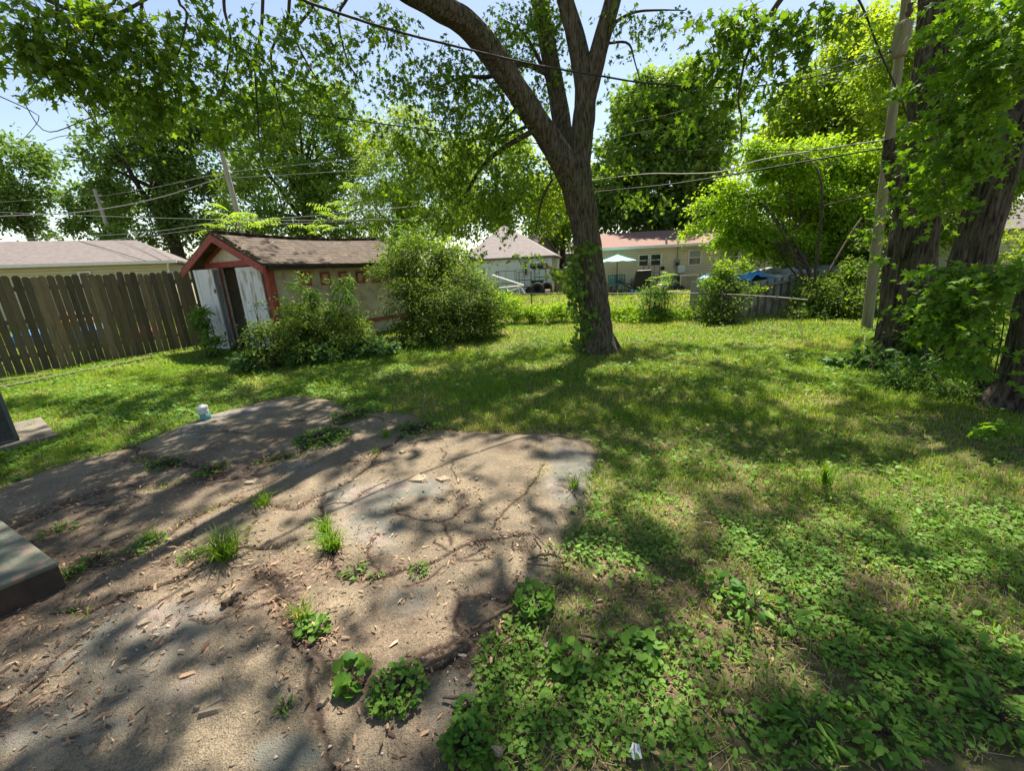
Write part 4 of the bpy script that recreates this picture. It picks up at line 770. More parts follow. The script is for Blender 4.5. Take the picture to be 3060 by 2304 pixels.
# covered grill
gp = at_h(560, 905, 1.9); gr = thing('covered_grill', 'barbecue grill under a black cover on the neighbour patio', 'grill', gp); z = 1.05
mb = MB(); P = [gp-hd*.42, gp+hd*.42, gp+hd*.42-hn*.5, gp-hd*.42-hn*.5]; Q = [gp-hd*.2+UP*z, gp+hd*.5+UP*z, gp+hd*.5-hn*.4+UP*z, gp-hd*.2-hn*.4+UP*z]; mb.add(P+Q, [(3, 2, 1, 0), (4, 5, 6, 7)]+[(i, (i+1) % 4, (i+1) % 4+4, i+4) for i in range(4)]); bevel(mb.build('cover', M['black'], gr), .05); 
for k in (-.3, .3): MB().lathe(gp+hd*k+hn*.02+UP*.05, [(.05, 0), (.05, .04)], 10, hn).build('wheel', M['rubber'], gr)
# potted plants
for X, Yv, txt, of in ((490, 850, 'terracotta pot of flowers by the ranch house wall', .7), (520, 860, 'second flower pot beside the black grill cover', 1.), (250, 870, 'red flower pot left of the teal chairs', 1.1)):
    p = at_h(X, Yv, of); t = thing('potted_plant', txt, 'plant', p); MB().lathe(p, [(.09, 0), (.13, .25), (.15, .25), (.15, .29)], 14).build('pot', M['terracotta'], t)
    l_b = LB(); k = 60; l_b.put(OVAL, p+UP*.42+rv(k)*.16, rv(k), rv(k)+UP, np.full(k, .12), rng.random(k)); l_b.build('foliage', M['weed'], t)
    
    for _ in range(5): l_b = LB(); k = 4; l_b.put(OVAL, np.tile(p+UP*.5+rv(1)[0]*.15, (k, 1)), rv(k), rv(k)+UP, np.full(k, .06), rng.random(k)); l_b.build('flower', M['redpl'], t)
# ornamental trellis panel against wall
tr_ = onp(c4(668, 730), h0+hn*.3, hn); ow, oh = .42, .55; ft = MB(); o_ = tr_
for k in (-ow, -ow/3, ow/3, ow): ft.bar(o_+hd*k-UP*(tr_[2]-.03), o_+hd*k+UP*(oh-.1*abs(k)/ow), .02)
for k in (-.35, 0, .35): ft.bar(o_-hd*ow+UP*k, o_+hd*ow+UP*k, .02)
ft.tube([o_+hd*(ow*cos(a))+UP*(oh-.1+.22*sin(a)) for a in np.linspace(0, pi, 9)], .012, 5)
ft.build('garden_trellis', M['rust'], label='black wrought metal garden trellis behind the covered grill', cat='trellis')
# side tables
for X, Yv, txt, wd in ((815, 850, 'small black metal table right of the grill cover', .35), (1240, 840, 'black metal bench frame right of the cooling unit', .6)):
    p = at_h(X, Yv, .9); t = thing('metal_table', txt, 'table', p); MB().box(p-hd*wd+UP*.66, hd*2*wd, -hn*.4, UP*.03).build('table_top', M['rust'], t)
    for k in (-wd+.03, wd-.06):
        for b_ in (.02, .36): MB().bar(p+hd*k-hn*b_, p+hd*k-hn*b_+UP*.66, .03).build('leg', M['rust'], t)
p = at_h(785, 880, 1.7); MB().lathe(p, [(.12, 0), (.2, .12), (.26, .3), (.28, .33), (.24, .33)], 18).build('basin', M['white'], label='white round basin standing on the neighbour patio', cat='basin')
p = at_h(485, 898, 1.9); MB().cbox(p+UP*.06, (.22, .14, .07), .2).build('blue_bag', M['bluepl'], label='bright blue bag lying flat near the grill cover', cat='bag')
# ranch cooling unit
p = at_h(1045, 872, 1.3); t = thing('air_conditioner', 'beige outdoor cooling unit against the ranch house wall', 'air conditioner', p); o = p-hd*.42
MB().box(o+hd*.02+hn*-.02, hd*.8, -hn*.7, UP*.66).build('core', M['black'], t); mb = MB()
for k in range(15): mb.box(o+hd*(.04+k*.052), hd*.026, hn*.02, UP*.66)
for k in (-.01, .8): mb.box(o+hd*k, hd*.05, hn*.03, UP*.68)
mb.box(o-hd*.02-hn*.75, hd*.9, hn*.8, UP*.04); mb.box(o-hd*.02-hn*.75+UP*.66, hd*.9, hn*.8, UP*.07); mb.build('cabinet', mat('beige_metal', (.5, .47, .4), None, 3, .5), t)
p = at_h(945, 868, 1.2); MB().lathe(p, [(.3, 0), (.32, .06), (.2, .2), (.05, .24)], 12).build('trash_bag', M['black'], label='black bag slumped left of the beige cooling unit', cat='bag')

# clutter at the garage
gd = unit(w1-w0); gn = n if False else np.cross(gd, UP); gn = gn if gn[1] < 0 else -gn
def at_g(X, Yv, off): p = PL(*c3(X, Yv), w1+gn*off, gn); return np.array([p[0], p[1], 0.])
def rack(X0, X1, Ytop, off, txt, shelves=(0.1, .5, .9)):
    a = PL(*c3(X0, Ytop), w1+gn*off, gn); b = PL(*c3(X1, Ytop), w1+gn*off, gn); h = a[2]; mb = MB(); a0 = lo(a); b0 = lo(b)
    for p in (a0, b0, a0-gn*.5, b0-gn*.5): mb.bar(p, p+UP*h, .025)
    for f in shelves:
        for p, q in ((a0, b0), (a0-gn*.5, b0-gn*.5), (a0, a0-gn*.5), (b0, b0-gn*.5)): mb.bar(p+UP*h*f, q+UP*h*f, .022)
    m0 = (a0+b0)/2; mb.bar(m0, m0+UP*h, .015); mb.bar(a0+UP*h*.98, b0+UP*h*.1, .012)
    return mb.build('metal_rack', M['rust'], label=txt, cat='rack'), m0, h
rack(455, 640, 715, 1.6, 'wide empty metal rack leaning near the garage wall, left one', (.12, .5, .98)); rack(672, 800, 722, 1.7, 'middle metal wire rack in front of the garage window', (.1, .35, .65, .98)); _, m0, hr_ = rack(835, 952, 700, 1.3, 'tall metal rack carrying a black rubbish bag', (.15, .45, .7, 1))
b = MB(); 
for k in range(4): b.lathe(m0-gn*.25+UP*(hr_+.02)+gd*(-.35+k*.2), [(.05, 0), (.2, .05), (.22, .2), (.12, .33), (.03, .36)], 9)
b.build('rubbish_bag', M['black'], label='glossy black rubbish bag on top of the tall rack', cat='bag'); MB().lathe(m0-gn*.2+UP*(hr_+.02)+gd*.42, [(.1, 0), (.12, .1), (.05, .22)], 10).build('red_bundle', M['redpl'], label='small red bundle beside the black rubbish bag', cat='bundle')
p = at_g(875, 935, 2.1)
def tyre(p, ax2, txt): 
    pr = [(.17, -.09), (.3, -.1), (.34, -.05), (.34, .05), (.3, .1), (.17, .09), (.17, -.09)]; MB().lathe(p, pr, 20, ax2).build('tyre', M['rubber'], label=txt, cat='tyre', group='old tyres by the garage')
tyre(p+UP*.35, gn, 'old black tyre standing under the tall rack, left one'); tyre(at_g(960, 915, 1.7)+UP*.35, gn+gd*.5, 'old black tyre leaning at the garage corner, right one')
wb = at_g(870, 900, 1.3); t = thing('wheelbarrow', 'dark green wheelbarrow tipped among the racks', 'wheelbarrow', wb); P = [wb+gd*x_-gn*y_+UP*z_ for x_, y_, z_ in ((-.4, 0, .75), (.35, 0, .75), (.35, .55, .75), (-.4, .55, .75), (-.15, .12, .42), (.2, .12, .42), (.2, .4, .42), (-.15, .4, .42))]
MB().add(P, [(0, 1, 5, 4), (1, 2, 6, 5), (2, 3, 7, 6), (3, 0, 4, 7), (4, 5, 6, 7)]).build('tray', mat('dark_green_paint', (.02, .1, .06), None, 5, .4), t); MB().lathe(wb-gd*.5-gn*.27+UP*.2, [(.08, -.04), (.2, -.04), (.2, .04), (.08, .04)], 16, gn).build('wheel', M['rubber'], t); MB().bar(wb-gd*.5+UP*.2, wb+gd*.8+UP*.6, .03).bar(wb-gd*.5-gn*.5+UP*.2, wb+gd*.8-gn*.5+UP*.6, .03).bar(wb+gd*.25, wb+gd*.2+UP*.45, .03).build('frame', M['rust'], t)
bk_ = at_g(975, 905, 2.3); MB().lathe(bk_, [(.13, 0), (.15, .3), (.12, .3)], 14).build('bucket', mat('pinkish_bucket', (.6, .42, .36), None, 4, .6), label='pale pink bucket at the garage corner', cat='bucket')
# white A-frame swing lying
sa = PL(*c3(410, 755), w1+gn*3.5, gn); sb2 = PL(*c3(730, 860), w1+gn*3.2, gn); sc2 = PL(*c3(580, 925), w1+gn*3.2, gn); fr = MB(); fr.tube([sa, sb2], .04, 7).tube([sb2, sc2], .035, 7).tube([PL(*c3(690, 860), w1+gn*3.2, gn), PL(*c3(745, 945), w1+gn*3.2, gn)], .03, 7).tube([PL(*c3(680, 865), w1+gn*3.4, gn), PL(*c3(690, 950), w1+gn*3.4, gn)], .03, 7).tube([PL(*c3(480, 885), w1+gn*3.2, gn), sb2], .03, 7).tube([lo(sa), sa], .03, 7)
fr.build('swing_frame', M['white'], label='white tubular swing set frame fallen beside the big shrub', cat='swing frame')

# ================================================================ CHAIN LINK FENCE
cpts = [G(x, y, .70) for x, y in ((1060, 633), (1140, 635), (1300, 634), (1500, 633.5), (1600, 637), (1680, 642), (1745, 648))]
cf = thing('chain_link_fence', 'low chain link fence with galvanised top rail across the back of the lawn', 'fence', lo(cpts[0]))
MB().tube(cpts, .016, 6).build('top_rail', M['chain'], cf)
P, R = smoothpath(cpts, [1]*len(cpts), 60); 
for x_, y_ in ((1062, 633), (1148, 635), (1300, 634), (1405, 634), (1560, 636)): q = G(x_, y_, .70); MB().tube([lo(q), q+UP*.03], .02, 8).lathe(q+UP*.03, [(.026, 0), (.022, .02), (.01, .04)], 8).build('post', M['chain'], cf)
As = []; Bs = []
cum = np.concatenate([[0], np.cumsum(np.linalg.norm(np.diff(P, axis=0), axis=1))]); tot = cum[-1]
def onrail(s): return np.stack([np.interp(s, cum, P[:, k]) for k in range(3)], -1)
s_ = np.arange(0, tot, .075)
for sg in (1, -1):
    a = onrail(s_); b = onrail(np.clip(s_+sg*.68, 0, tot)); a = a.copy(); b = b.copy(); b[:, 2] = .02; As.append(a); Bs.append(b)
V, F = sticks(np.concatenate(As), np.concatenate(Bs), .0013, .0013); mk('wire_mesh', V, F, M['chain'], cf)

# ================================================================ METAL LEAN-TO WITH TARPS
m0_ = G(1598, 684); m1_ = G(1735, 673); md = unit(m1_-m0_); mn = np.cross(md, UP); mn = mn if mn[1] < 0 else -mn; m0_ = lo(m0_)
zt = PL(1612, 612, m0_, mn)[2]; zt2 = PL(1735, 585, m0_, mn)[2]
ml = thing('metal_lean_to', 'low pale green corrugated panel shed heaped with tarps at the right', 'shed', m0_)
LL = 3.1
pn = bpy.data.objects
k = 62; V = []; F = []
for i in range(k+1):
    t = LL*i/k; off_ = .025*(1 if (i//2) % 2 else 0); zz_ = zt+(zt2-zt)*min(1, t/2.2); V += [m0_+md*t+mn*off_, m0_+md*t+mn*off_+UP*zz_]
for i in range(k): F.append((2*i, 2*i+2, 2*i+3, 2*i+1))
rb_ = MB()
for i in range(15): rb_.box(m0_+md*(.02+i*.22)+mn*.03, md*.03, mn*.03, UP*(zt+(zt2-zt)*min(1, (.02+i*.22)/2.2)-.02))
rb_.build('seams', M['chain'], ml)
po_ = MB().add(V, F).build('panel', mat('pale_green_corrugated', (.34, .35, .28), (.24, .25, .19), 2, .6, c3_=(.15, .14, .1), s3=5), ml); mo = po_.modifiers.new('t', 'SOLIDIFY'); mo.thickness = .006
MB().box(m0_-mn*2.2, md*.03, mn*2.2, UP*zt).build('side_panel', M['tarpgrey'], ml)
def tarp(o, u, v, nu, nv, amp, Mt, name, sd, par, droop=.0, label=None):
    V = []; F = []
    for i in range(nu+1):
        for j in range(nv+1):
            a, b = i/nu, j/nv; h = amp*(fbm(np.array([a*3+sd]), np.array([b*3]), 1, sd, 4)[0]-.35)*2*min(1, 4*min(a, 1-a)+.35); edge_ = -droop*(max(0, .25-b)/.25)**2*(.6+.8*vn(np.array([a*8]), np.array([0.]), 1, sd)[0])
            V.append(o+u*a+v*b+UP*(h+edge_))
    for i in range(nu):
        for j in range(nv): q = i*(nv+1)+j; F.append((q, q+nv+1, q+nv+2, q+1))
    o_ = MB().add(V, F).build(name, Mt, par, True, label=label); mo = o_.modifiers.new('t', 'SOLIDIFY'); mo.thickness = .012; return o_
tarp(m0_+mn*.12+md*.05+UP*(zt-.02), md*2.9+UP*(zt2-zt+.1), -mn*2.0, 50, 30, .12, M['tarpgrey'], 'grey_tarp', 3, ml, .13)
tarp(m0_+mn*.02+md*-.35+UP*(zt+.1), md*1.55+UP*.06, -mn*1.4, 40, 26, .2, M['tarpblue'], 'blue_tarp', 11, ml, .12)
tarp(m0_+mn*.02+md*1.0+UP*(zt+.16), md*1.5+UP*.05, -mn*1.4, 40, 26, .2, M['tarpsilver'], 'silver_tarp', 19, ml, .12)

# ================================================================ POLES AND CABLES
def pole(pb, pt, r, name, txt, Mt, cap=True):
    t = thing(name, txt, 'utility pole', pb); MB().tube([pb, pb+(pt-pb)*.5, pt], [r, r*.85, r*.7], 12).build('shaft', Mt, t); return t
pt = Y(476, 318, 20); pb = np.array([pt[0]+.35, 20, 0]); lp1 = pole(pb, pt, .13, 'utility_pole', 'slim grey utility pole rising behind the shed roof', M['polewood'])
MB().lathe(pt-UP*.0, [(.1, 0), (.12, .05), (.05, .14)], 8).build('cap', M['metal'], lp1)
for f in (.9, .86, .8, .72): q = pb+(pt-pb)*f; MB().lathe(q+np.array([.12, 0, 0]), [(.03, 0), (.05, .05), (.03, .1)], 8, (1, 0, 0)).build('insulator', M['whitepaint'], lp1)
pt2 = Y(204, 408, 27); pb2 = np.array([pt2[0]+.3, 27, 0]); lp2 = pole(pb2, pt2, .13, 'utility_pole', 'grey utility pole left of the slim one, its foot wrapped in vines', M['polewood'])
for f in (.95, .9): MB().bar(pb2+(pt2-pb2)*f-np.array([.3, 0, 0]), pb2+(pt2-pb2)*f+np.array([.3, 0, 0]), .06).build('crossarm', M['polewood'], lp2)
rb = lo(G(1872, 708)); rt = Y(1962, -40, rb[1]+.3); rp = pole(rb, rt, .095, 'utility_pole', 'pale weathered leaning utility pole beside the big right trunk', M['mossywood'])
tc_ = Y(1947, 85, rb[1]-.1); tr2 = MB().lathe(tc_-UP*.25, [(.1, 0), (.12, .03), (.12, .46), (.1, .5), (.04, .53)], 20).build('transformer', M['mossywood'], rp); MB().lathe(tc_+UP*.33+np.array([.05, 0, 0]), [(.03, 0), (.06, .06), (.03, .12), (.05, .18)], 8).build('bushing', M['rust'], tr2)
W = lambda *pts: [Y(x, y, d_) for x, y, d_ in pts]
cg = 'overhead cables crossing the yard'
cable('overhead_cable', W((-60, 137, 4.5), (0, 145, 4.7), (200, 170, 5.1), (420, 206, 5.6), (700, 250, 6.4), (1000, 289, 7.4), (1250, 318, 8.2), (1500, 325, 9), (1900, 322, 10)), .011, M['cable'], 'thin black cable sloping across the whole left half from the left edge', cg)
cable('overhead_cable', W((600, -30, 3.4), (660, 2, 3.6), (840, 62, 4.2), (1000, 103, 4.8), (1150, 138, 5.4), (1290, 162, 5.8), (1400, 179, 6.2), (1560, 188, 6.7), (1700, 177, 7.2), (1850, 140, 8), (1940, 105, 8.5)), .015, M['cable'], 'thick twisted black cable running in front of the centre tree trunk', cg)
cable('overhead_cable', W((1840, -30, 6.5), (1870, 30, 7), (1900, 110, 7.4), (1945, 210, 8), (1990, 330, 8.6)), .018, M['cable'], 'thick black cable dropping steeply toward the right pole', cg)
cable('overhead_cable', W((1240, 422, 13), (1300, 413, 12.4), (1460, 396, 11), (1600, 373, 10), (1760, 345, 9.3), (1925, 317, 8.7)), .018, M['cable'], 'heavy black cable reaching the right pole below the wire bundle', cg)
cable('overhead_cable', W((1240, 396, 14), (1300, 386, 13.2), (1400, 375, 12), (1480, 375, 11.4), (1560, 370, 10.8), (1640, 346, 10.2), (1800, 318, 9.5), (1925, 300, 8.8)), .016, M['cablegrey'], 'pale wavy cable just above the heavy black one', cg)
cable('overhead_cable', W((1330, 108, 16), (1400, 82, 15), (1560, 32, 13), (1650, 0, 12)), .008, M['cablegrey'], 'thin grey wire climbing right of the centre trunk top', cg)
cable('overhead_cable', W((1290, 280, 16), (1450, 245, 15), (1600, 200, 13), (1750, 160, 11.5), (1935, 100, 9)), .009, M['cable'], 'upper thin dark wire in front of the tall right hand tree', cg)
cable('overhead_cable', W((1290, 305, 16), (1450, 270, 15), (1600, 218, 13), (1750, 182, 11.5), (1935, 125, 9)), .009, M['cable'], 'lower thin dark wire in front of the tall right hand tree', cg)
p1_ = pb+(pt-pb)*.86
def Wp(*pts): return W(*pts)
for pts, r_, txt in ((((-60, 476, 24), (0, 467, 23.5), (170, 458, 22.5), (330, 430, 21), (486, 381, 20)), .028, 'thick pale cable sagging from the left edge up to the slim pole'), (((-60, 456, 26), (0, 458, 25), (200, 466, 22), (480, 474, 18), (700, 476, 15), (830, 473, 13)), .014, 'nearly level pale wire crossing above the shed ridge'), (((-60, 520, 26), (150, 512, 24), (330, 500, 21), (480, 478, 18), (650, 468, 16), (900, 445, 13)), .014, 'pale wire rising rightward above the left roof'), (((200, 523, 24), (330, 508, 21), (480, 490, 18), (700, 480, 15), (1000, 470, 13)), .012, 'faint wire lowest above the shed ridge'), (((-60, 440, 26), (60, 432, 26), (206, 421, 27)), .012, 'thin wire between left edge and vine wrapped pole'), (((208, 425, 27), (330, 405, 24), (484, 372, 20)), .012, 'thin dark wire strung between the two left poles'), (((484, 372, 20), (700, 350, 22), (900, 330, 24)), .012, 'upper wire leaving the slim pole to the right'), (((486, 385, 20), (700, 372, 20), (900, 358, 20), (1160, 330, 20)), .012, 'lower wire leaving the slim pole to the right')):
    cable('overhead_cable', Wp(*pts), r_, M['cablegrey'], txt, cg)
# ================================================================ TREES
def quads(vf): return vf[0], np.array(vf[1])
def trunk_mesh(pts, rad, n, rings, depth, seed, flare):
    P, R = smoothpath(pts, rad, rings); return quads(tube_arr(P, R, n, barkmod(depth, seed, flare)))
def vpath(L):    # (x, y, w, depth) photo coordinates -> world points and radii
    P = [Y(x, y, d_) for x, y, w_, d_ in L]; return P, [w_*mpp(p)/2/sqrt(1+((x-1106)*S/FP)**2) for (x, y, w_, d_), p in zip(L, P)]
tb = G(1292, 758); ty = float(tb[1])
ct = thing('maple_tree', 'multi-stemmed silver maple in the middle of the lawn with furrowed bark', 'tree', tb)
LIMBS = [   # trunk and big limbs traced as centre lines with widths and distances
 ([(1294, 772, 66, ty), (1292, 745, 66, ty), (1284, 650, 60, ty), (1272, 560, 58, ty), (1262, 480, 58, ty), (1250, 420, 64, ty), (1246, 370, 62, ty), (1254, 320, 50, ty), (1261, 250, 47, ty), (1264, 180, 46, ty), (1252, 120, 40, ty), (1238, 60, 37, ty), (1222, 0, 35, ty), (1205, -90, 32, ty), (1180, -260, 26, ty)], 72, 110, .1, 1.3),
 ([(1262, 230, 40, ty), (1278, 165, 40, ty-.05), (1300, 80, 38, ty-.1), (1322, 5, 37, ty-.15), (1345, -80, 34, ty-.3), (1400, -260, 26, ty-.6)], 44, 50, .09, 0),
 ([(1250, 440, 50, ty+.05), (1228, 360, 38, ty+.35), (1214, 270, 38, ty+.6), (1200, 190, 38, ty+.75), (1182, 90, 36, ty+.8), (1164, 0, 33, ty+.85), (1140, -100, 30, ty+.9)], 40, 54, .09, 0),
 ([(1258, 440, 52, ty-.02), (1228, 370, 56, ty-.08), (1180, 290, 50, ty-.2), (1140, 230, 49, ty-.35), (1100, 170, 50, ty-.5), (1050, 98, 52, ty-.75), (1000, 45, 52, ty-1.05), (940, 10, 50, ty-1.4), (870, -30, 46, ty-1.8), (760, -110, 40, ty-2.5), (560, -240, 34, ty-3.4)], 48, 80, .09, 0)]
parts = []
for k, (L_2, n_, rg_, dp, fl) in enumerate(LIMBS):
    P, R = vpath(L_2); R = [r*1.0 for r in R]; parts.append(trunk_mesh(P, R, n_, rg_*2 if k == 0 else rg_, dp, 40+k, fl*.5))
V, F = join(parts); mk('trunk', V, F, M['bark'], ct, smooth=True)
SMALL = [([(1181, 162, 12, ty+.7), (1124, 143, 13, ty+.2), (1052, 167, 9, ty-.3), (1000, 167, 7, ty-.6), (940, 190, 3, ty-.9)], 8),
 ([(1150, 283, 12, ty-.3), (1076, 325, 10, ty-.2), (1038, 368, 8, ty-.1), (995, 430, 7, ty), (971, 458, 5, ty), (930, 520, 2, ty)], 8),
 ([(1215, 270, 10, ty+.5), (1150, 268, 8, ty+.3), (1085, 290, 6, ty), (1000, 300, 3, ty)], 7), ([(1192, 377, 5, ty), (1170, 430, 5, ty-.1), (1153, 501, 2, ty-.1)], 6),
 ([(1130, 215, 8, ty-.4), (1100, 250, 6, ty-.3), (1060, 310, 4, ty-.3), (1050, 360, 2, ty-.3)], 6), ([(1200, 200, 10, ty+.7), (1150, 110, 8, ty+.6), (1120, 60, 5, ty+.5), (1090, 40, 3, ty+.4)], 6),
 ([(1310, 60, 9, ty), (1360, 30, 6, ty-.2), (1420, 20, 4, ty-.4), (1480, 30, 2, ty-.6)], 6), ([(1310, 90, 6, ty), (1350, 100, 5, ty-.1), (1375, 130, 3, ty-.2), (1395, 200, 2, ty-.3)], 6)]
for x_, y0_, y1_, sw_, d_ in ((120, -60, 195, 30, 4.2), (250, -70, 110, -20, 4.5), (290, -60, 280, 15, 4.6), (370, -60, 130, 30, 4.7), (560, -60, 330, -10, 5.4), (480, -60, 200, 10, 5), (680, -60, 180, -40, 5.6), (620, -60, 310, -30, 5.6), (760, -80, 160, -30, 6), (180, -50, 120, 30, 4.3)):
    SMALL.append(([(x_+10, y0_, 9, d_), (x_+sw_*.2, y0_*.5+y1_*.25, 8, d_), (x_+sw_, (y0_+y1_)*.5, 6, d_), (x_+sw_*.4, y1_*.8, 4, d_), (x_-sw_*.4, y1_, 2, d_)], 6))
SMALL += [([(60, 210, 3, 4.3), (100, 290, 3, 4.3), (190, 250, 3, 4.4), (280, 225, 2, 4.5)], 5), ([(-20, 200, 4, 4.2), (60, 245, 3, 4.2), (90, 260, 2, 4.2), (30, 300, 1.5, 4.2)], 5), ([(90, 300, 1.5, 4.4), (150, 300, 2, 4.4), (200, 285, 2.5, 4.4), (190, 230, 3, 4.4), (130, 170, 4, 4.4)], 5)]
SMALL += [([(-120, -140, 16, 4.2), (60, -40, 15, 4.3), (150, 20, 13, 4.4), (250, 30, 9, 4.5), (350, -20, 7, 4.6)], 8)]
parts = []
for L_2, n_ in SMALL:
    P, R = vpath(L_2); P = np.array(P)+rng.normal(size=(len(P), 3))*.02; parts.append(trunk_mesh(P, R, n_, 16, .04, 5, 0))
V, F = join(parts); mk('branches', V, F, M['twig'], ct, smooth=True)
# visible foliage of the centre maple:  x, y, depth, rx, ry, leaves
CB = [(30, 60, 4.0, 80, 70, 260), (110, 70, 4.1, 110, 80, 520), (210, 50, 4.4, 110, 70, 520), (320, 80, 4.6, 110, 80, 560), (440, 60, 4.9, 110, 70, 420), (560, 90, 5.2, 100, 80, 380), (660, 60, 5.5, 90, 80, 300), (130, 150, 4.3, 90, 35, 260), (250, 170, 4.6, 110, 55, 460), (390, 180, 5.0, 110, 60, 460), (520, 210, 5.4, 100, 60, 420), (640, 190, 5.7, 90, 60, 260), (330, 240, 5.0, 80, 35, 200), (470, 270, 5.5, 80, 40, 240), (590, 300, 5.8, 70, 40, 160), (250, 260, 4.8, 60, 30, 90),
 (760, 90, 6, 80, 80, 260), (850, 60, 6.2, 70, 60, 260), (740, 200, 6.2, 70, 60, 160), (880, 170, 6.3, 80, 60, 380), (800, 270, 6.6, 60, 40, 120), (970, 130, 6.4, 70, 50, 380), (980, 220, 6.6, 80, 60, 620), (900, 300, 6.8, 80, 55, 520), (1010, 320, 7.0, 90, 60, 760), (1080, 250, 7.2, 70, 60, 600), (950, 390, 7.1, 80, 55, 620), (1050, 410, 7.3, 90, 55, 680), (1140, 370, 7.7, 60, 55, 380), (1100, 480, 7.5, 90, 25, 160), (960, 470, 7.3, 60, 35, 240), (860, 390, 7.4, 60, 50, 260), (1040, 540, 7.4, 40, 20, 60), (1140, 550, 7.6, 40, 15, 60), (1050, 170, 7.4, 60, 40, 300),
 (1150, 50, 8, 60, 70, 520), (1110, 120, 7.9, 55, 50, 360), (1195, 30, 8.2, 50, 50, 300), (1180, 190, 8.2, 40, 50, 240), (1080, 40, 7.4, 60, 40, 260), (1230, 110, 8.4, 30, 60, 160), (1330, 20, 7.2, 40, 25, 60),
 (1380, 30, 7, 50, 25, 90), (1440, 40, 6.8, 60, 30, 120), (1370, 110, 7, 25, 30, 40), (1385, 190, 6.9, 22, 40, 60), (1410, 215, 6.8, 20, 20, 30), (1320, 280, 7.4, 22, 40, 40), (1335, 350, 7.2, 40, 40, 130), (1375, 420, 7, 50, 25, 130), (1450, 440, 6.8, 25, 15, 40), (1350, 250, 7.3, 25, 50, 50), (1310, 180, 7.4, 20, 40, 40), (1240, 560, 7.2, 20, 30, 20)]
lb = LB(); tw = []
for x_, y_, d_, rx, ry, nl in CB:
    c, R = blob(x_, y_, d_, rx, ry); nl = nl*(.95 if d_ < 5.9 else 1.15); R = R*.9; ns_ = max(2, int(nl/9)); ax_p = c+rv(ns_)*R*(rng.random(ns_)**.45)[:, None]; D = rng.normal(size=(ns_, 3)); D[:, 2] = -.45*abs(D[:, 2])-.25
    sprays(lb, ax_p, D, .28*(.7+.6*rng.random(ns_)), 9, .07 if d_ < 5.9 else .064, MAPLE, .3, .22, .55, tint=np.clip(rng.normal(.5, .25, ns_), 0, 1), twigs=tw, tr=.003)
V, F = join(tw); mk('twigs', V, F, M['twig'], ct)
# the crown above the picture: shade on the ground decides where its foliage hangs
LIT = [(1500, 715, 420, 30, 0), (1000, 740, 60, 12, 0), (1180, 790, 70, 14, 0), (1390, 800, 110, 20, 0), (1560, 770, 130, 10, 0), (1750, 845, 70, 12, 0), (1530, 905, 45, 9, 0), (1330, 875, 30, 10, 0), (1650, 940, 60, 14, 0), (1480, 850, 40, 8, 0), (1800, 800, 90, 12, 0),
 (130, 835, 200, 24, 0), (330, 790, 130, 18, 0), (60, 915, 90, 30, 0), (420, 905, 70, 26, 0), (250, 950, 80, 20, 0), (720, 850, 70, 14, 0), (560, 820, 60, 12, 0), (880, 800, 50, 10, 0),
 (1680, 1000, 330, 55, .12), (2000, 1090, 240, 60, .18), (1430, 1090, 90, 60, 0), (1500, 1000, 110, 30, 0), (1850, 1180, 200, 50, .2), (1600, 1220, 130, 60, .3), (2100, 1250, 80, 40, 0), (1470, 1330, 50, 60, 0), (1640, 1370, 60, 60, 0), (1430, 1450, 50, 40, 0), (1800, 1350, 60, 40, 0), (1990, 1540, 120, 50, .3), (1900, 1440, 60, 40, 0), (1300, 1350, 40, 40, 0), (1400, 1620, 40, 20, 0),
 (1010, 1000, 90, 40, 0), (1150, 990, 50, 30, 0), (1190, 1065, 65, 60, 0), (870, 1010, 90, 26, 0), (940, 1080, 70, 30, 0), (800, 1050, 70, 30, 0), (640, 1095, 140, 40, 0), (450, 1100, 60, 25, 0), (270, 1210, 90, 40, -.3), (480, 1240, 100, 46, -.2), (610, 1250, 100, 60, 0), (800, 1180, 80, 40, 0), (1000, 1230, 110, 50, 0), (1150, 1200, 60, 50, 0), (900, 1340, 85, 80, 0), (640, 1380, 110, 60, 0), (260, 1360, 80, 45, -.5), (400, 1430, 60, 40, -.4), (330, 1500, 60, 70, -.6), (720, 1590, 150, 70, 0), (500, 1640, 120, 60, 0), (130, 1480, 90, 70, -.3), (60, 1380, 70, 40, 0), (980, 1560, 60, 50, 0), (1130, 1120, 60, 30, 0), (1260, 1190, 30, 40, 0)]
LW = []
for a, b, ra, rb, rt_ in LIT:
    c = G(a, b); ex = G(a+ra*cos(rt_), b+ra*sin(rt_))-c; ey = G(a-rb*sin(rt_), b+rb*cos(rt_))-c; LW.append((c, np.linalg.inv(np.array([[ex[0], ey[0]], [ex[1], ey[1]]])*(1.1 if a < 1350 else .97))))
def lit(x, y):
    v = np.zeros(len(x)); wx = x+.25*(fbm(x, y, .5, 200)-.5); wy = y+.25*(fbm(x, y, .5, 210)-.5)
    for c, Mi in LW:
        dx = wx-c[0]; dy = wy-c[1]; e = (Mi[0, 0]*dx+Mi[0, 1]*dy)**2+(Mi[1, 0]*dx+Mi[1, 1]*dy)**2; v = np.maximum(v, np.clip(1.5-e, 0, 1))
    return v
def inframe(P, pad=60):
    v = P-CO; zc = v@CF; ux = (1530+FP*(v@CR)/np.maximum(zc, .01))/S; uy = (1152-FP*(v@CU)/np.maximum(zc, .01))/S
    return (zc > .05) & (ux > -pad) & (ux < 2212+pad) & (uy > -pad) & (uy < 1666+pad)
n = 10500; gxr = rng.random(n)*15-7.5; gyr = rng.random(n)*11.5-.6; hh = 7+5*rng.random(n); P = np.stack([gxr, gyr, 0*gxr], 1)+SD*(hh/SD[2])[:, None]
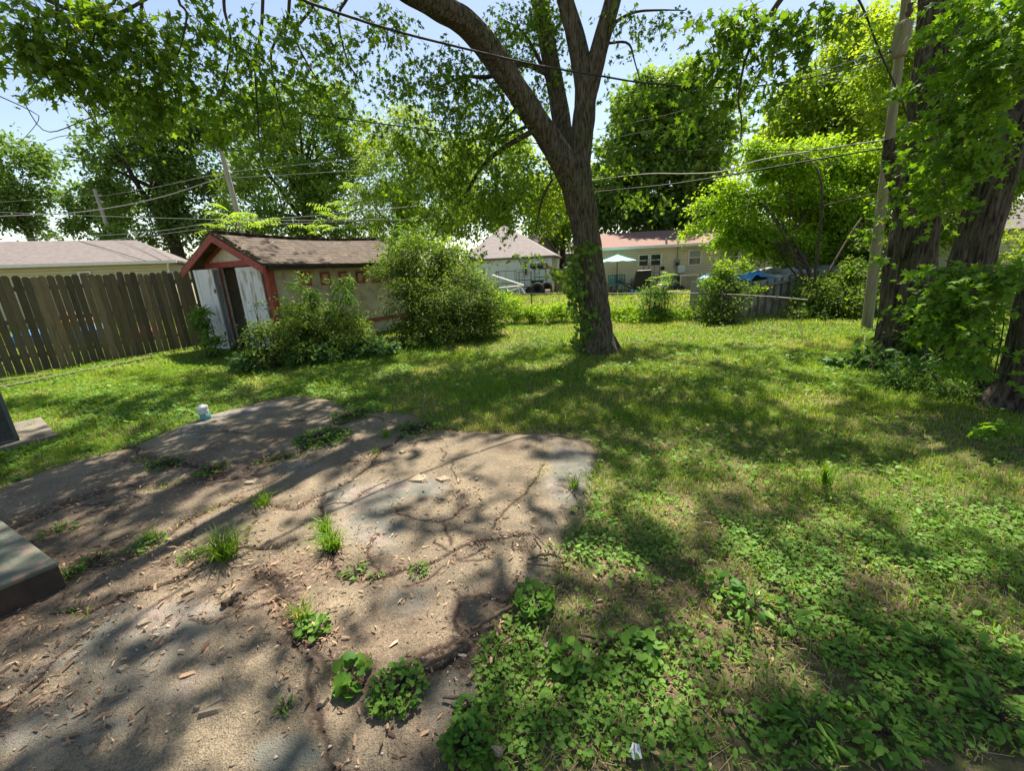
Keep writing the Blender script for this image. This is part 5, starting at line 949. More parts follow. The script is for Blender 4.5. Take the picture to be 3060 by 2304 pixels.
L0 = lit(gxr, gyr); keep = (rng.random(n) > L0*1.8) & ~inframe(P) & ((gyr < 7.7) | ((rng.random(n) < .2) & (gyr < 9))) & ((gxr < 2.5) | (rng.random(n) < .55)); P = P[keep]; gxr = gxr[keep]
left_ = P[:, 0] < 3.2
ob = LB(); D = rv(left_.sum()); D[:, 2] *= .3; sprays(ob, P[left_], D, .34, 9, .125, STAR, .2, .22, .9, twigs=None)
lb.V += ob.V; lb.F += [f+lb.n for f in ob.F]; lb.r += ob.r; lb.n += ob.n
lb.build('crown', M['maple'], ct)
UPPER_RIGHT = P[~left_]
# climbing vine on the trunk
lb = LB(); vb = [(1238, 575, 22, 30), (1232, 610, 26, 30), (1246, 650, 22, 35), (1255, 690, 26, 30), (1262, 725, 24, 26), (1285, 680, 14, 20), (1280, 710, 14, 20), (1200, 588, 26, 14), (1240, 745, 30, 14), (1262, 540, 26, 24), (1290, 535, 12, 12), (1276, 590, 8, 20), (1236, 620, 20, 20)]
for x_, y_, rx, ry in vb:
    c, R = blob(x_, y_, ty-.24, rx, ry, .1); k = int(rx*ry/13); lb.put(ROUND, c+rv(k)*R*(rng.random(k)**.4)[:, None], np.stack([rng.normal(size=k)*.6, -.2+0*rng.random(k), -1+0*rng.random(k)], 1), np.array([0, -1., .5])+rng.normal(size=(k, 3))*.45, .068*(.6+.7*rng.random(k)), rng.random(k))
vt = thing('climbing_vine', 'broad leaved vine climbing the left side of the centre tree trunk', 'vine', lo(tb)+np.array([-.2, -.25, 0])); lb.build('leaves', M['bush'], vt)
P, R = smoothpath([Y(x_, y_, ty-.27) for x_, y_ in ((1262, 750), (1256, 700), (1250, 650), (1244, 600), (1250, 560), (1258, 520))], [.012]*6, 24); V, F = tube_arr(P, R, 6); mk('stem', V, np.array(F), M['twig'], vt)

# right hand trunks
def big_trunk(name_label, pts, n_, rings, depth, sd, flare, rr=None):
    P, R = vpath(pts); t = thing('maple_tree', name_label, 'tree', lo(P[0])); V, F = trunk_mesh(P, R, n_, rings, depth, sd, flare); mk('trunk', V, F, M['bark_dark'], t, smooth=True); return t
d1 = float(G(1950, 762)[1])
r1 = big_trunk('thick dark maple trunk just right of the leaning utility pole', [(1949, 778, 126, d1), (1949, 740, 118, d1), (1956, 650, 116, d1), (1966, 564, 114, d1), (1982, 450, 108, d1), (1999, 338, 104, d1), (2014, 220, 104, d1), (2026, 113, 106, d1), (2034, 0, 100, d1), (2046, -140, 92, d1), (2060, -300, 80, d1)], 80, 200, .1, 61, .22)
# dead stub and bark on the pole side
P, R = vpath([(1960, 480, 50, d1+.1), (1945, 420, 46, d1+.05), (1928, 360, 40, d1), (1922, 330, 34, d1), (1920, 300, 24, d1)]); V, F = trunk_mesh(P, R, 18, 30, .1, 66, 0); mk('broken_stub', V, F, M['bark_dark'], r1, smooth=True)
P, R = vpath([(1760, -80, 18, 5), (1700, -20, 15, 5), (1650, 50, 12, 5.1), (1600, 110, 9, 5.3), (1550, 170, 7, 5.6), (1520, 210, 5, 5.9), (1480, 262, 3, 6.2)]); pa = trunk_mesh(P, R, 8, 40, .04, 8, 0)
P, R = vpath([(1640, 60, 7, 5.1), (1610, 130, 6, 5.2), (1595, 210, 5, 5.2), (1602, 260, 4, 5.2), (1597, 330, 2, 5.2)]); pb_ = trunk_mesh(P, R, 6, 30, .04, 9, 0)
P, R = vpath([(2040, -80, 40, d1), (1960, -120, 30, d1-.6), (1860, -120, 24, 5.3), (1760, -80, 18, 5)]); pc = trunk_mesh(P, R, 10, 20, .04, 8, 0)
V, F = join([pa, pb_, pc]); mk('branches', V, F, M['twig'], r1, smooth=True)
RB = [(1600, 50, 5.1, 70, 45, 300), (1540, 120, 5.4, 55, 35, 190), (1620, 140, 5.3, 60, 35, 200), (1690, 60, 5.0, 70, 45, 300), (1740, 110, 5.1, 40, 45, 130), (1770, 20, 4.9, 60, 25, 160), (1560, 30, 5.2, 50, 25, 120), (1500, 200, 5.9, 60, 20, 90), (1470, 260, 6.3, 70, 25, 130), (1590, 200, 5.6, 40, 20, 60), (1660, 190, 5.4, 50, 15, 60), (1580, 290, 6.1, 30, 25, 50), (1850, 20, 5, 40, 20, 40), (1420, 180, 6.5, 40, 12, 30)]
lb = LB(); tw = []
for x_, y_, d_, rx, ry, nl in RB:
    c, R = blob(x_, y_, d_, rx, ry); nl = nl*.85; R = R*.9; ns_ = max(2, int(nl/9)); A_ = c+rv(ns_)*R*(rng.random(ns_)**.5)[:, None]; D = rng.normal(size=(ns_, 3)); D[:, 2] = -.5*abs(D[:, 2])-.35
    sprays(lb, A_, D, .3*(.7+.6*rng.random(ns_)), 9, .085, MAPLE, .4, .18, .35, tint=np.clip(rng.normal(.3, .2, ns_), 0, 1), twigs=tw)
D = rv(len(UPPER_RIGHT)); D[:, 2] *= .3; sprays(lb, UPPER_RIGHT, D, .34, 9, .125, STAR, .2, .22, .9)  # unseen sprays above the frame, thinned to shape the shade on the ground
lb.build('crown', M['maple'], r1); V, F = join(tw); mk('twigs', V, F, M['twig'], r1)
d2 = float(G(2050, 800)[1])
r2_ = big_trunk('dark maple trunk leaning right behind low foliage at the right', [(2040, 805, 110, d2), (2050, 760, 104, d2), (2072, 660, 104, d2), (2100, 558, 108, d2), (2122, 480, 104, d2), (2146, 395, 104, d2), (2172, 310, 108, d2), (2204, 225, 108, d2), (2262, 100, 100, d2), (2330, -60, 90, d2)], 72, 160, .1, 71, .2)
d3 = float(G(2215, 880)[1])
r3 = big_trunk('massive flaring dark trunk base cut off by the right frame edge', [(2236, 905, 300, d3), (2238, 865, 240, d3), (2243, 800, 180, d3), (2248, 700, 140, d3), (2262, 600, 120, d3), (2290, 480, 104, d3), (2330, 300, 100, d3), (2380, 60, 90, d3)], 80, 160, .1, 81, .9)
lb = LB(); tw = []
NB = [(2090, 330, 4.5, 120, 60, 700), (2010, 270, 4.8, 50, 30, 120), (2140, 200, 4.5, 80, 80, 620), (2170, 70, 4.5, 70, 80, 560), (2090, 130, 4.8, 40, 50, 180), (2100, 20, 4.8, 80, 40, 320), (2010, 400, 4.9, 60, 40, 220), (1985, 340, 4.9, 40, 20, 80), (2200, 110, 4.2, 40, 60, 260), (2050, 430, 4.8, 40, 26, 120), (1960, 200, 5.2, 40, 40, 80), (2090, 250, 4.7, 50, 40, 180)]
for x_, y_, d_, rx, ry, nl in NB:
    c, R = blob(x_, y_, d_, rx, ry); nl = nl*.85; ns_ = max(2, int(nl/9)); A_ = c+rv(ns_)*R*(rng.random(ns_)**.5)[:, None]; D = rng.normal(size=(ns_, 3)); D[:, 0] -= .5; D[:, 2] = D[:, 2]*.3-.2
    sprays(lb, A_, D, .3*(.7+.6*rng.random(ns_)), 9, .082, MAPLE, .25, .2, .7, tint=np.clip(rng.normal(.55, .25, ns_), 0, 1), twigs=tw)
lb.build('crown', M['maple_near'], r3); V, F = join(tw); mk('twigs', V, F, M['twig'], r3)
lb = LB(); tw = []; sp_ = G(2120, 850); sap = thing('maple_sapling', 'leafy young maple growth in front of the right hand trunks', 'sapling', sp_)
for x_, y_, d_, rx, ry, nl in [(2100, 600, 3.75, 100, 35, 420), (2040, 640, 3.8, 60, 40, 260), (2110, 680, 3.6, 70, 50, 400), (2175, 600, 3.5, 40, 40, 200), (2060, 700, 3.8, 50, 40, 190), (2095, 750, 3.65, 50, 36, 180), (2090, 790, 3.8, 50, 25, 100), (2030, 580, 3.9, 40, 20, 80), (1890, 540, 5.6, 40, 30, 70), (1920, 470, 5.3, 35, 30, 60), (1860, 500, 5.8, 30, 30, 40)]:
    c, R = blob(x_, y_, d_, rx, ry); nl = nl*.9; ns_ = max(2, int(nl/8)); A_ = c+rv(ns_)*R*(rng.random(ns_)**.5)[:, None]; D = rng.normal(size=(ns_, 3)); D[:, 0] -= .6; D[:, 2] = D[:, 2]*.3-.15
    sprays(lb, A_, D, .26*(.7+.6*rng.random(ns_)), 8, .072, MAPLE, .25, .2, .8, tint=np.clip(rng.normal(.5, .25, ns_), 0, 1), twigs=tw)
lb.build('foliage', M['maple_near'], sap)
for k in range(4):
    e = Y(2040+k*40, 600+rng.random()*90, 3.75); Q, q = smoothpath([sp_+np.array([.1*k-.2, 0, 0]), (sp_+e)/2+np.array([.08, 0, .2]), e], [.006, .005, .003], 14); tw.append(quads(tube_arr(Q, q, 6)))
V, F = join(tw); mk('stems', V, F, M['twig'], sap)
lb = LB(); c, R = blob(2195, 925, 2.9, 40, 14); k = 6; sprays(lb, c+rv(k)*R*.8, np.array([[-1, 0, .1]]*k)+rng.normal(size=(k, 3))*.2, .22, 8, .07, MAPLE, .2, .15, 1.2); lb.build('maple_sprig', M['maple_near'], label='low maple sprig poking in from the right frame edge', cat='sprig')

# background trees
def bgtree(label, blobs, mt, leaf, clumps, base=None, per=9, mm=8, L=.8, tpl=QUAD, trunk_w=.35, name='broadleaf_tree', bark='twig', lean=None, group='trees beyond the yard', clump_r=.3, inner=.45, start=.35, nl=10):
    Bs_ = [blob(*b) for b in blobs]; Bs_ = [(c, np.maximum(R-L*.35, R*.45)) for c, R in Bs_]; cs = np.array([b[0] for b in Bs_]); c0 = cs.mean(0)
    bp_ = np.array(base if base is not None else (c0[0], c0[1], 0), float); bp_[2] = 0; t = thing(name, label, 'tree', bp_, group)
    top = c0+UP*(cs[:, 2].max()-c0[2])*.8; mid = bp_*.6+c0*.4+(np.array([lean or 0, 0, 0])); tg = []
    for c, R in Bs_:
        for _ in range(max(1, nl//len(Bs_))): tg.append(c+rv(1)[0]*R*.75)
    V, F = limb_set([bp_, mid, c0, top], [trunk_w, trunk_w*.75, trunk_w*.45, trunk_w*.1], tg, start=start); mk('trunk', V, F, M[bark], t, smooth=True)
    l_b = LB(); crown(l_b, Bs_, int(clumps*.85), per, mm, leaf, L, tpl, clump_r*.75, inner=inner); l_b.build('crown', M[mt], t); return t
bgtree('feathery dark green tree standing alone at the far left edge', [(30, 350, 38, 85, 55), (10, 420, 38, 80, 60), (70, 400, 38, 50, 45), (30, 480, 38, 70, 30), (-60, 380, 38, 60, 80), (130, 512, 38, 40, 10)], 'far_dark', .32, 260, trunk_w=.4, L=1.3)
bgtree('broad dark tree with layered boughs left of the slim utility pole', [(330, 290, 31, 140, 80), (230, 330, 31, 70, 40), (420, 330, 31, 90, 90), (300, 390, 31, 120, 60), (420, 430, 31, 90, 70), (330, 470, 31, 120, 50), (420, 500, 31, 80, 40), (300, 520, 31, 80, 25), (400, 548, 31, 50, 22), (460, 530, 31, 50, 26), (170, 345, 31, 50, 14), (400, 250, 31, 110, 50)], 'far_dark', .26, 620, trunk_w=.6, L=1.1, mm=9)
bgtree('small dark tree right above the vine wrapped utility pole', [(185, 430, 36, 50, 40), (200, 480, 36, 60, 35), (250, 440, 36, 50, 45)], 'far_dark', .3, 130, trunk_w=.25, L=.9)
bgtree('tall light green tree with open crown behind the shed', [(640, 250, 26, 80, 70), (560, 340, 26, 80, 70), (690, 340, 26, 100, 90), (620, 420, 26, 110, 80), (740, 430, 26, 80, 80), (530, 440, 26, 60, 70), (600, 500, 26, 80, 30), (720, 500, 26, 70, 30), (640, 535, 26, 80, 22), (800, 520, 26, 70, 26), (540, 530, 26, 50, 22), (700, 220, 26, 60, 50), (770, 300, 26, 60, 60), (560, 250, 26, 60, 50)], 'far_mid', .2, 700, trunk_w=.4, L=.8, mm=9)
bgtree('yellow green tree between the shed tree and the centre maple', [(850, 360, 16, 70, 80), (920, 420, 16, 90, 80), (830, 450, 16, 60, 60), (960, 340, 16, 60, 60), (890, 280, 16, 50, 50), (860, 520, 16, 60, 30)], 'far_yellow', .13, 420, trunk_w=.15, L=.55, tpl=LANCE, mm=12, base=(-5.2, 16, 0))
bgtree('pale green far tree seen behind the centre maple foliage', [(1060, 380, 36, 100, 80), (1130, 460, 36, 90, 50), (1020, 470, 36, 80, 50), (1180, 400, 36, 60, 60), (950, 470, 36, 80, 40), (1100, 300, 36, 60, 50)], 'far_yellow', .3, 420, trunk_w=.4, L=1.2)
bgtree('dark green tree filling the gap left of the centre trunk above the garage', [(1190, 470, 44, 60, 60), (1215, 520, 44, 40, 30), (1240, 420, 44, 60, 60)], 'far_mid', .35, 200, trunk_w=.4, L=1.3)
bgtree('tall dense maple with lit top rising behind the ranch house', [(1440, 230, 31, 110, 75), (1380, 300, 31, 80, 70), (1500, 300, 31, 90, 80), (1340, 380, 31, 70, 70), (1430, 390, 31, 100, 60), (1530, 400, 31, 70, 70), (1500, 190, 31, 60, 45), (1390, 210, 31, 60, 45), (1460, 170, 31, 40, 30)], 'far_mid', .3, 760, trunk_w=.5, L=1.0, mm=9, tpl=STAR, start=.3)
bgtree('dark shaded trees with bare trunks directly behind the ranch roof', [(1340, 450, 30.5, 70, 45), (1430, 460, 30.5, 80, 40), (1520, 460, 30.5, 70, 40), (1600, 470, 31, 60, 50)], 'far_dark', .34, 300, trunk_w=.3, L=1.2, start=.15, nl=16)
bgtree('tall upright light green tree behind the bright mulberry', [(1730, 240, 20, 60, 60), (1800, 170, 20, 80, 50), (1780, 300, 20, 110, 80), (1680, 330, 20, 50, 70), (1870, 230, 20, 70, 80), (1850, 90, 20, 70, 60), (1880, 330, 20, 60, 70), (1690, 250, 20, 25, 40)], 'far_yellow', .17, 680, trunk_w=.3, L=.8, mm=9)
bgtree('bright yellow green mulberry arching over the metal lean-to', [(1610, 430, 12.4, 70, 30), (1555, 480, 12.2, 50, 16), (1690, 350, 12.8, 60, 40), (1640, 500, 12.4, 90, 30), (1740, 420, 12.9, 90, 40), (1590, 515, 12.2, 50, 16), (1700, 520, 12.5, 80, 28), (1800, 470, 13, 80, 60), (1640, 320, 13, 40, 22), (1850, 380, 13.2, 60, 60), (1770, 340, 13.2, 60, 40), (1800, 550, 12.7, 60, 40), (1720, 555, 12.4, 50, 22), (1660, 545, 12.3, 40, 16), (1860, 500, 12.6, 40, 60), (1510, 500, 12.1, 26, 8), (1560, 400, 12.4, 40, 12), (1530, 440, 12.2, 30, 10)], 'bright', .1, 1500, base=G(1755, 690), trunk_w=.075, L=.5, mm=9, tpl=OVAL, lean=.3, inner=.1, start=.12, nl=16, name='mulberry_tree', group=None, clump_r=.34)
bgtree('dense mixed foliage tree right behind the two dark right trunks', [(1960, 300, 14, 90, 120), (2060, 200, 14, 120, 100), (2150, 350, 14, 100, 100), (1920, 130, 15, 70, 100), (2020, 60, 15, 100, 70), (2200, 150, 14, 70, 120), (2070, 440, 14, 80, 60), (1900, 480, 14, 50, 70), (2000, 500, 14.5, 70, 40), (2160, 540, 15, 70, 40)], 'far_yellow', .13, 900, trunk_w=.25, L=.6, mm=9)
bgtree('slender trees in deep shade behind the leaning pole', [(1850, 560, 11.6, 50, 60), (1890, 600, 11.6, 50, 50), (1830, 640, 11.2, 50, 35), (1920, 520, 12, 40, 60)], 'bush', .1, 260, trunk_w=.08, L=.4, base=(9.2, 11.4, 0))
# distant treeline
lb = LB(); n = 900; X_ = rng.uniform(-110, 120, n); Yv = rng.uniform(75, 100, n); Zv = rng.random(n)*(2.5+3.5*fbm(X_, Yv, 14, 400)); A_ = np.stack([X_, Yv, Zv], 1); sprays(lb, A_, rv(n), 2.2, 14, 1.1, QUAD, .1, .5, .5)
lb.build('distant_treeline', M['far_dark'], label='low line of distant trees beyond the houses', cat='trees', kind='stuff')

# vine clump on the left pole
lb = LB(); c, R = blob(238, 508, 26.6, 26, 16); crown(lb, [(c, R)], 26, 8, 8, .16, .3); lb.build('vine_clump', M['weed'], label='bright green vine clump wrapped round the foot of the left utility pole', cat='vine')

# bushes
def bush(label, blobs, mt, leaf, clumps, base, tpl=OVAL, name='bush', per=7, mm=8, L=.3, stems=9, group=None, clump_r=.3, inner=.35, up=None):
    Bs_ = [blob(*b) for b in blobs]; Bs_ = [(c, np.maximum(R-L*.3, R*.45)) for c, R in Bs_]; cen = np.mean([b[0] for b in Bs_], 0); bp_ = np.array([cen[0], cen[1]-.1, 0]); t = thing(name, label, 'shrub' if name == 'bush' else 'plant', bp_, group); pr = []
    for c, R in Bs_:
        for _ in range(max(2, stems//len(Bs_))):
            tg = c+rv(1)[0]*R*.8; s0 = bp_+np.array([rng.normal()*.12, rng.normal()*.12, 0]); Q, q = smoothpath([s0, (s0+tg)/2+rng.normal(size=3)*.06+UP*.1, tg], [.014, .009, .003], 12); pr.append(quads(tube_arr(Q, q, 5)))
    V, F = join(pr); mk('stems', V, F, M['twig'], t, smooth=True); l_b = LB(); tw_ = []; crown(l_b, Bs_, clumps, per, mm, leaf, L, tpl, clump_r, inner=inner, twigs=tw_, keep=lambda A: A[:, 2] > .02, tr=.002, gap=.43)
    ns2 = max(6, clumps//9); bi = rng.integers(0, len(Bs_), ns2); dd_ = rv(ns2); dd_[:, 2] = abs(dd_[:, 2])*.8+.2; dd_ = unit(dd_); A2 = np.array([Bs_[i][0] for i in bi])+dd_*np.array([Bs_[i][1] for i in bi])*.85; A2 = A2[A2[:, 2] > .05]; dd_ = dd_[:len(A2)]
    sprays(l_b, A2, dd_, L*1.5*(.6+.8*rng.random(len(A2))), 12, leaf*1.05, tpl, .25, .1, .6, twigs=tw_, tr=.003)
    v_, f_ = join(tw_); mk('twigs', v_, f_, M['twig'], t); l_b.build('foliage', M[mt], t)
    return t
bush('big dense honeysuckle shrub spilling out right of the shed', [(960, 640, 9.6, 110, 70), (910, 570, 10.2, 60, 60), (975, 580, 10.2, 45, 45), (850, 590, 10.2, 40, 36), (1030, 650, 9.8, 50, 45), (890, 660, 9.4, 50, 60), (960, 700, 9.3, 110, 30), (860, 545, 10.9, 36, 26), (1060, 680, 9.8, 30, 30)], 'bush', .055, 1100, G(960, 715), stems=30, mm=9)
bush('sunlit yellow green shoots topping the big shrub', [(960, 530, 10.4, 40, 20), (1010, 590, 10.2, 22, 30), (890, 525, 10.5, 36, 18), (1060, 640, 10, 25, 25)], 'bright', .06, 90, G(1000, 700), stems=10)
bush('broad leafed young sapling against the shed side wall', [(870, 560, 10.9, 45, 20), (850, 590, 10.9, 40, 16), (880, 530, 11, 36, 20), (890, 500, 11, 30, 24)], 'weed', .14, 34, G(868, 705), LANCE, 'sapling', 5, 9, .3, 8)
bush('dark shrub covering the middle of the shed side wall', [(690, 695, 8.4, 70, 32), (660, 675, 8.5, 28, 24), (735, 680, 8.8, 36, 26), (700, 735, 8.1, 90, 28), (760, 720, 8.4, 50, 30), (640, 700, 8.1, 50, 40)], 'bush', .05, 420, G(690, 765), stems=18)
bush('pointed light green shoots rising from the middle shrub', [(660, 625, 8.3, 16, 26), (745, 610, 8.7, 18, 24), (735, 640, 8.6, 20, 20), (630, 650, 8.2, 14, 20)], 'weed', .1, 30, G(690, 750), LANCE, 'weed_plant', 5, 9, .22, 8)
bush('spindly bright shrub in front of the open shed doors', [(575, 715, 7.4, 34, 24), (590, 755, 7.2, 56, 26), (550, 660, 7.5, 10, 18), (630, 715, 7.5, 36, 26), (545, 740, 7.3, 26, 12), (605, 665, 7.6, 12, 16)], 'bush', .045, 120, G(585, 785), stems=22, L=.26)
bush('low broad leaved weeds at the foot of the shed shrubs', [(650, 770, 7.5, 60, 16), (720, 765, 7.8, 60, 16), (560, 775, 7.2, 50, 16), (800, 748, 8.2, 60, 14)], 'hosta', .11, 110, G(690, 785), OVAL, 'weed_plant', 5, 7, .2)
bush('leafy weeds growing against the foot of the white left door', [(455, 735, 8.6, 16, 14), (440, 690, 9.2, 12, 24), (470, 755, 8.5, 26, 8)], 'weed', .06, 40, G(460, 762), name='weed_plant', L=.2)
bush('low dark creeping shrub skirt right of the big honeysuckle', [(1000, 715, 9.3, 70, 12), (900, 735, 8.8, 60, 12), (1060, 705, 9.8, 30, 10)], 'bush', .05, 120, G(1000, 728), L=.2)
bush('round dark green bush left of the metal lean-to', [(1565, 640, 10.3, 36, 40), (1540, 665, 10.1, 30, 22), (1570, 600, 10.5, 20, 26), (1560, 680, 10, 45, 18), (1535, 600, 10.4, 12, 18)], 'bush', .055, 240, G(1570, 698), stems=16)
bush('light shoots above the round bush left of the lean-to', [(1560, 575, 10.5, 14, 22), (1600, 570, 10.6, 14, 16), (1530, 605, 10.3, 10, 14), (1630, 625, 10.4, 20, 5)], 'bright', .07, 40, G(1566, 690), L=.2, stems=8)
bush('bushy sapling standing at the chain link fence', [(1415, 650, 11, 22, 32), (1435, 625, 11, 14, 22), (1395, 640, 11, 10, 14), (1440, 670, 11, 24, 16)], 'weed', .08, 90, G(1420, 692), LANCE, 'sapling', 5, 9, .28, 12)
bush('dark leafy bush in front of the metal lean-to', [(1770, 640, 10.4, 60, 35), (1800, 680, 10, 60, 26), (1740, 680, 10.1, 40, 20), (1830, 620, 10.6, 40, 50)], 'bush', .075, 300, G(1780, 705), stems=16)
bush('tangled weeds along the left stretch of chain link fence', [(1120, 672, 11.8, 50, 14), (1180, 676, 11.6, 50, 14), (1220, 668, 11.6, 30, 16), (1100, 650, 12, 26, 12)], 'bright', .06, 200, G(1150, 690), name='weed_plant', L=.22)
bush('tangled weeds along the fence right of the centre trunk', [(1350, 676, 11.5, 40, 14), (1480, 676, 11, 50, 14), (1400, 684, 11, 60, 8), (1520, 660, 10.9, 20, 20)], 'bright', .06, 200, G(1400, 692), name='weed_plant', L=.22)
bush('dense shaded undergrowth behind the leaning pole', [(1850, 660, 10, 40, 40), (1890, 640, 10.5, 40, 60), (1830, 695, 9.6, 40, 14)], 'bush', .08, 220, G(1850, 705), stems=14)
bush('bluish green broad leaves carpeting the foot of the right trunk', [(1880, 775, 5.7, 50, 14), (1830, 785, 5.6, 30, 8), (1960, 790, 5.4, 50, 12), (1900, 800, 5.3, 70, 10)], 'hosta', .14, 90, G(1900, 800), OVAL, 'weed_plant', 5, 6, .2)
bush('tall grass and weeds between the right trunks', [(2030, 800, 4.7, 60, 20), (1960, 820, 4.6, 70, 12), (2080, 840, 4.2, 60, 16)], 'weed', .06, 160, G(2030, 835), LANCE, 'weed_plant', 6, 8, .2)
bush('dark foliage low between the two right trunks', [(2060, 700, 5.6, 40, 60), (2020, 740, 5.6, 20, 40)], 'bush', .08, 130, G(2050, 780), L=.3)
# compound leaved tree of heaven shoots above the shed roof
def compound(lb, A_, D, L, pairs, size, droop=.35):
    n = len(A_); D = unit(D)
    for k in range(pairs):
        t = (k+1.5)/(pairs+1); p = A_+D*(L*t)[:, None]; p[:, 2] -= droop*L*t*t; side = unit(np.cross(D, UP))
        for sgn in (-1, 1):
            d = side*sgn+D*.45; d[:, 2] -= .35; s = size*(1-.5*abs(t-.45))*(.85+.3*rng.random(n)); lb.put(LANCE, p, d, np.tile(UP, (n, 1))+rng.normal(size=(n, 3))*.25, s, np.clip(rng.random(n)*.6+.3, 0, .99))
    return sticks(A_, A_+D*(L*.95)[:, None]-UP*droop*(L*.9)[:, None], .006, .003)
def heaven(label, spots, base, size=.17, L=.75, mt='bright'):
    t = thing('ailanthus_sapling', label, 'sapling', lo(np.array(base))); lb = LB(); st_ = []
    for x_, y_, d_, kk in spots:
        c = Y(x_, y_, d_); k = kk; A_ = np.tile(c, (k, 1))+rng.normal(size=(k, 3))*.08; a = rng.random(k)*2*pi; D = np.stack([np.cos(a), np.sin(a), .35+.5*rng.random(k)], 1); st_.append(compound(lb, A_, D, L*(.7+.5*rng.random(k)), 8, size))
        b0 = np.array([base[0]+rng.normal()*.1, base[1], 0]); st_.append(sticks([b0, (b0+c)/2+np.array([.1, 0, 0])], [(b0+c)/2+np.array([.1, 0, 0]), c], .03, .015, 5) if False else sticks(np.array([b0]), np.array([c]), .03, .012))
    lb.build('leaves', M[mt], t); V, F = join(st_); mk('stem', V, F, M['twig'], t)
heaven('tree of heaven shoot spreading fronds over the shed gable peak', [(500, 470, 13.5, 9), (545, 490, 13.5, 7), (470, 490, 13.2, 5)], (-7.4, 13.5, 0), .2, .95)
heaven('yellow green tree of heaven shoots above the far end of the shed roof', [(720, 470, 15, 8), (750, 445, 15, 8), (780, 490, 15, 8), (680, 495, 15, 7), (820, 480, 15, 8), (770, 400, 15.5, 6)], (-5.6, 15.2, 0), .2, .9)
heaven('ferny tree of heaven sapling beside the black grill cover', [(1418, 605, 11.1, 6), (1440, 600, 11.1, 5)], G(1420, 690), .1, .4)
# right hand neighbour house glimpsed between trunks
nh = lo(Y(2060, 600, 16)); nn2 = unit(np.array([-.2, -1, 0])); dh = thing('house', 'pale sided house with grey roof glimpsed between the right trunks', 'house', nh); dd2 = np.array([-nn2[1], nn2[0], 0]); dd2 = dd2 if dd2[0] > 0 else -dd2
z1 = PL(2070, 505, nh, nn2)[2]; walls(dh, nh-dd2*.2, nh+dd2*8, 6, nn2, z1, M['siding_l']); hip(dh, nh-dd2*.2, nh+dd2*8, 6, nn2, z1+.08, z1+1.3, 2.5, 2.5, .3, M['brownroof'])

# ================================================================ SMALL THINGS ON THE PATIO
def tuft(px, py, r_px, n_, label, hgt=.16, wid=.006, dry=0., mt='grass', name='grass_tuft'):
    c = G(px, py); c[2] = pz(c[0], c[1]); r_ = r_px*mpp(c); x_ = c[0]+rng.normal(size=n_)*r_*.22; y_ = c[1]+rng.normal(size=n_)*r_*.22; V, F = blades(x_, y_, hgt*(.5+.6*rng.random(n_)), np.full(n_, wid), 1.1, np.full(n_, c[2]))
    mk(name, V, F, M[mt], rnd=np.repeat(np.where(rng.random(n_) < dry, .95, .02+.4*rng.random(n_)), 3), label=label, cat='grass tuft', group='grass tufts in the patio cracks')
for a in ((490, 1215, 45, 120, 'largest arching grass tuft on the left middle of the patio', .2, .009), (720, 1195, 35, 130, 'dense grass tuft in the central patio crack', .15, .006), (705, 1160, 24, 70, 'smaller grass tuft just above the dense central one', .13, .006), (570, 1100, 30, 60, 'pale thin grass tuft where two cracks meet left of centre', .15, .005), (835, 950, 24, 50, 'grass tuft at the upper edge of the main slab', .13, .006), (655, 1350, 30, 60, 'yellowish grass tuft over brown litter in the lower crack', .12, .006, .3), (810, 985, 14, 24, 'tiny grass tuft on the bare patio near the upper crack', .08, .004), (330, 1175, 24, 50, 'grass tuft in the far left crack near the step', .1, .005), (1780, 1050, 22, 16, 'upright dock like tuft in the sunny right lawn', .2, .02), (1240, 1060, 20, 60, 'dark grass clump hanging over the right patio edge', .12, .005)): tuft(*a)
def weed(px, py, r_px, n_, label, size, h=.1, tpl=ROUND, mt='weed', name='weed', grp='weeds rooted in the patio cracks'):
    size *= .5; h *= .55; n_ = int(n_*1.6); c = G(px, py); c[2] = pz(c[0], c[1]); r_ = r_px*mpp(c); lb = LB(); a = rng.random(n_)*2*pi; rr = r_*np.sqrt(rng.random(n_)); P = c+np.stack([np.cos(a)*rr, np.sin(a)*rr, .01+h*rng.random(n_)*(1-.5*rr/r_)], 1)
    D = np.stack([np.cos(a), np.sin(a), rng.normal(size=n_)*.3], 1)+rng.normal(size=(n_, 3))*.35; lb.put(tpl, P, D, np.tile(UP, (n_, 1))+rng.normal(size=(n_, 3))*.5, size*(.6+.7*rng.random(n_)), np.clip(rng.random(n_)*.8, 0, .99))
    t = thing(name, label, 'weed', c, grp); lb.build('leaves', M[mt], t); V, F = sticks(c+0*P+rng.normal(size=P.shape)*.008, P, .0016, .001); mk('stems', V, F, M['twig'], t)
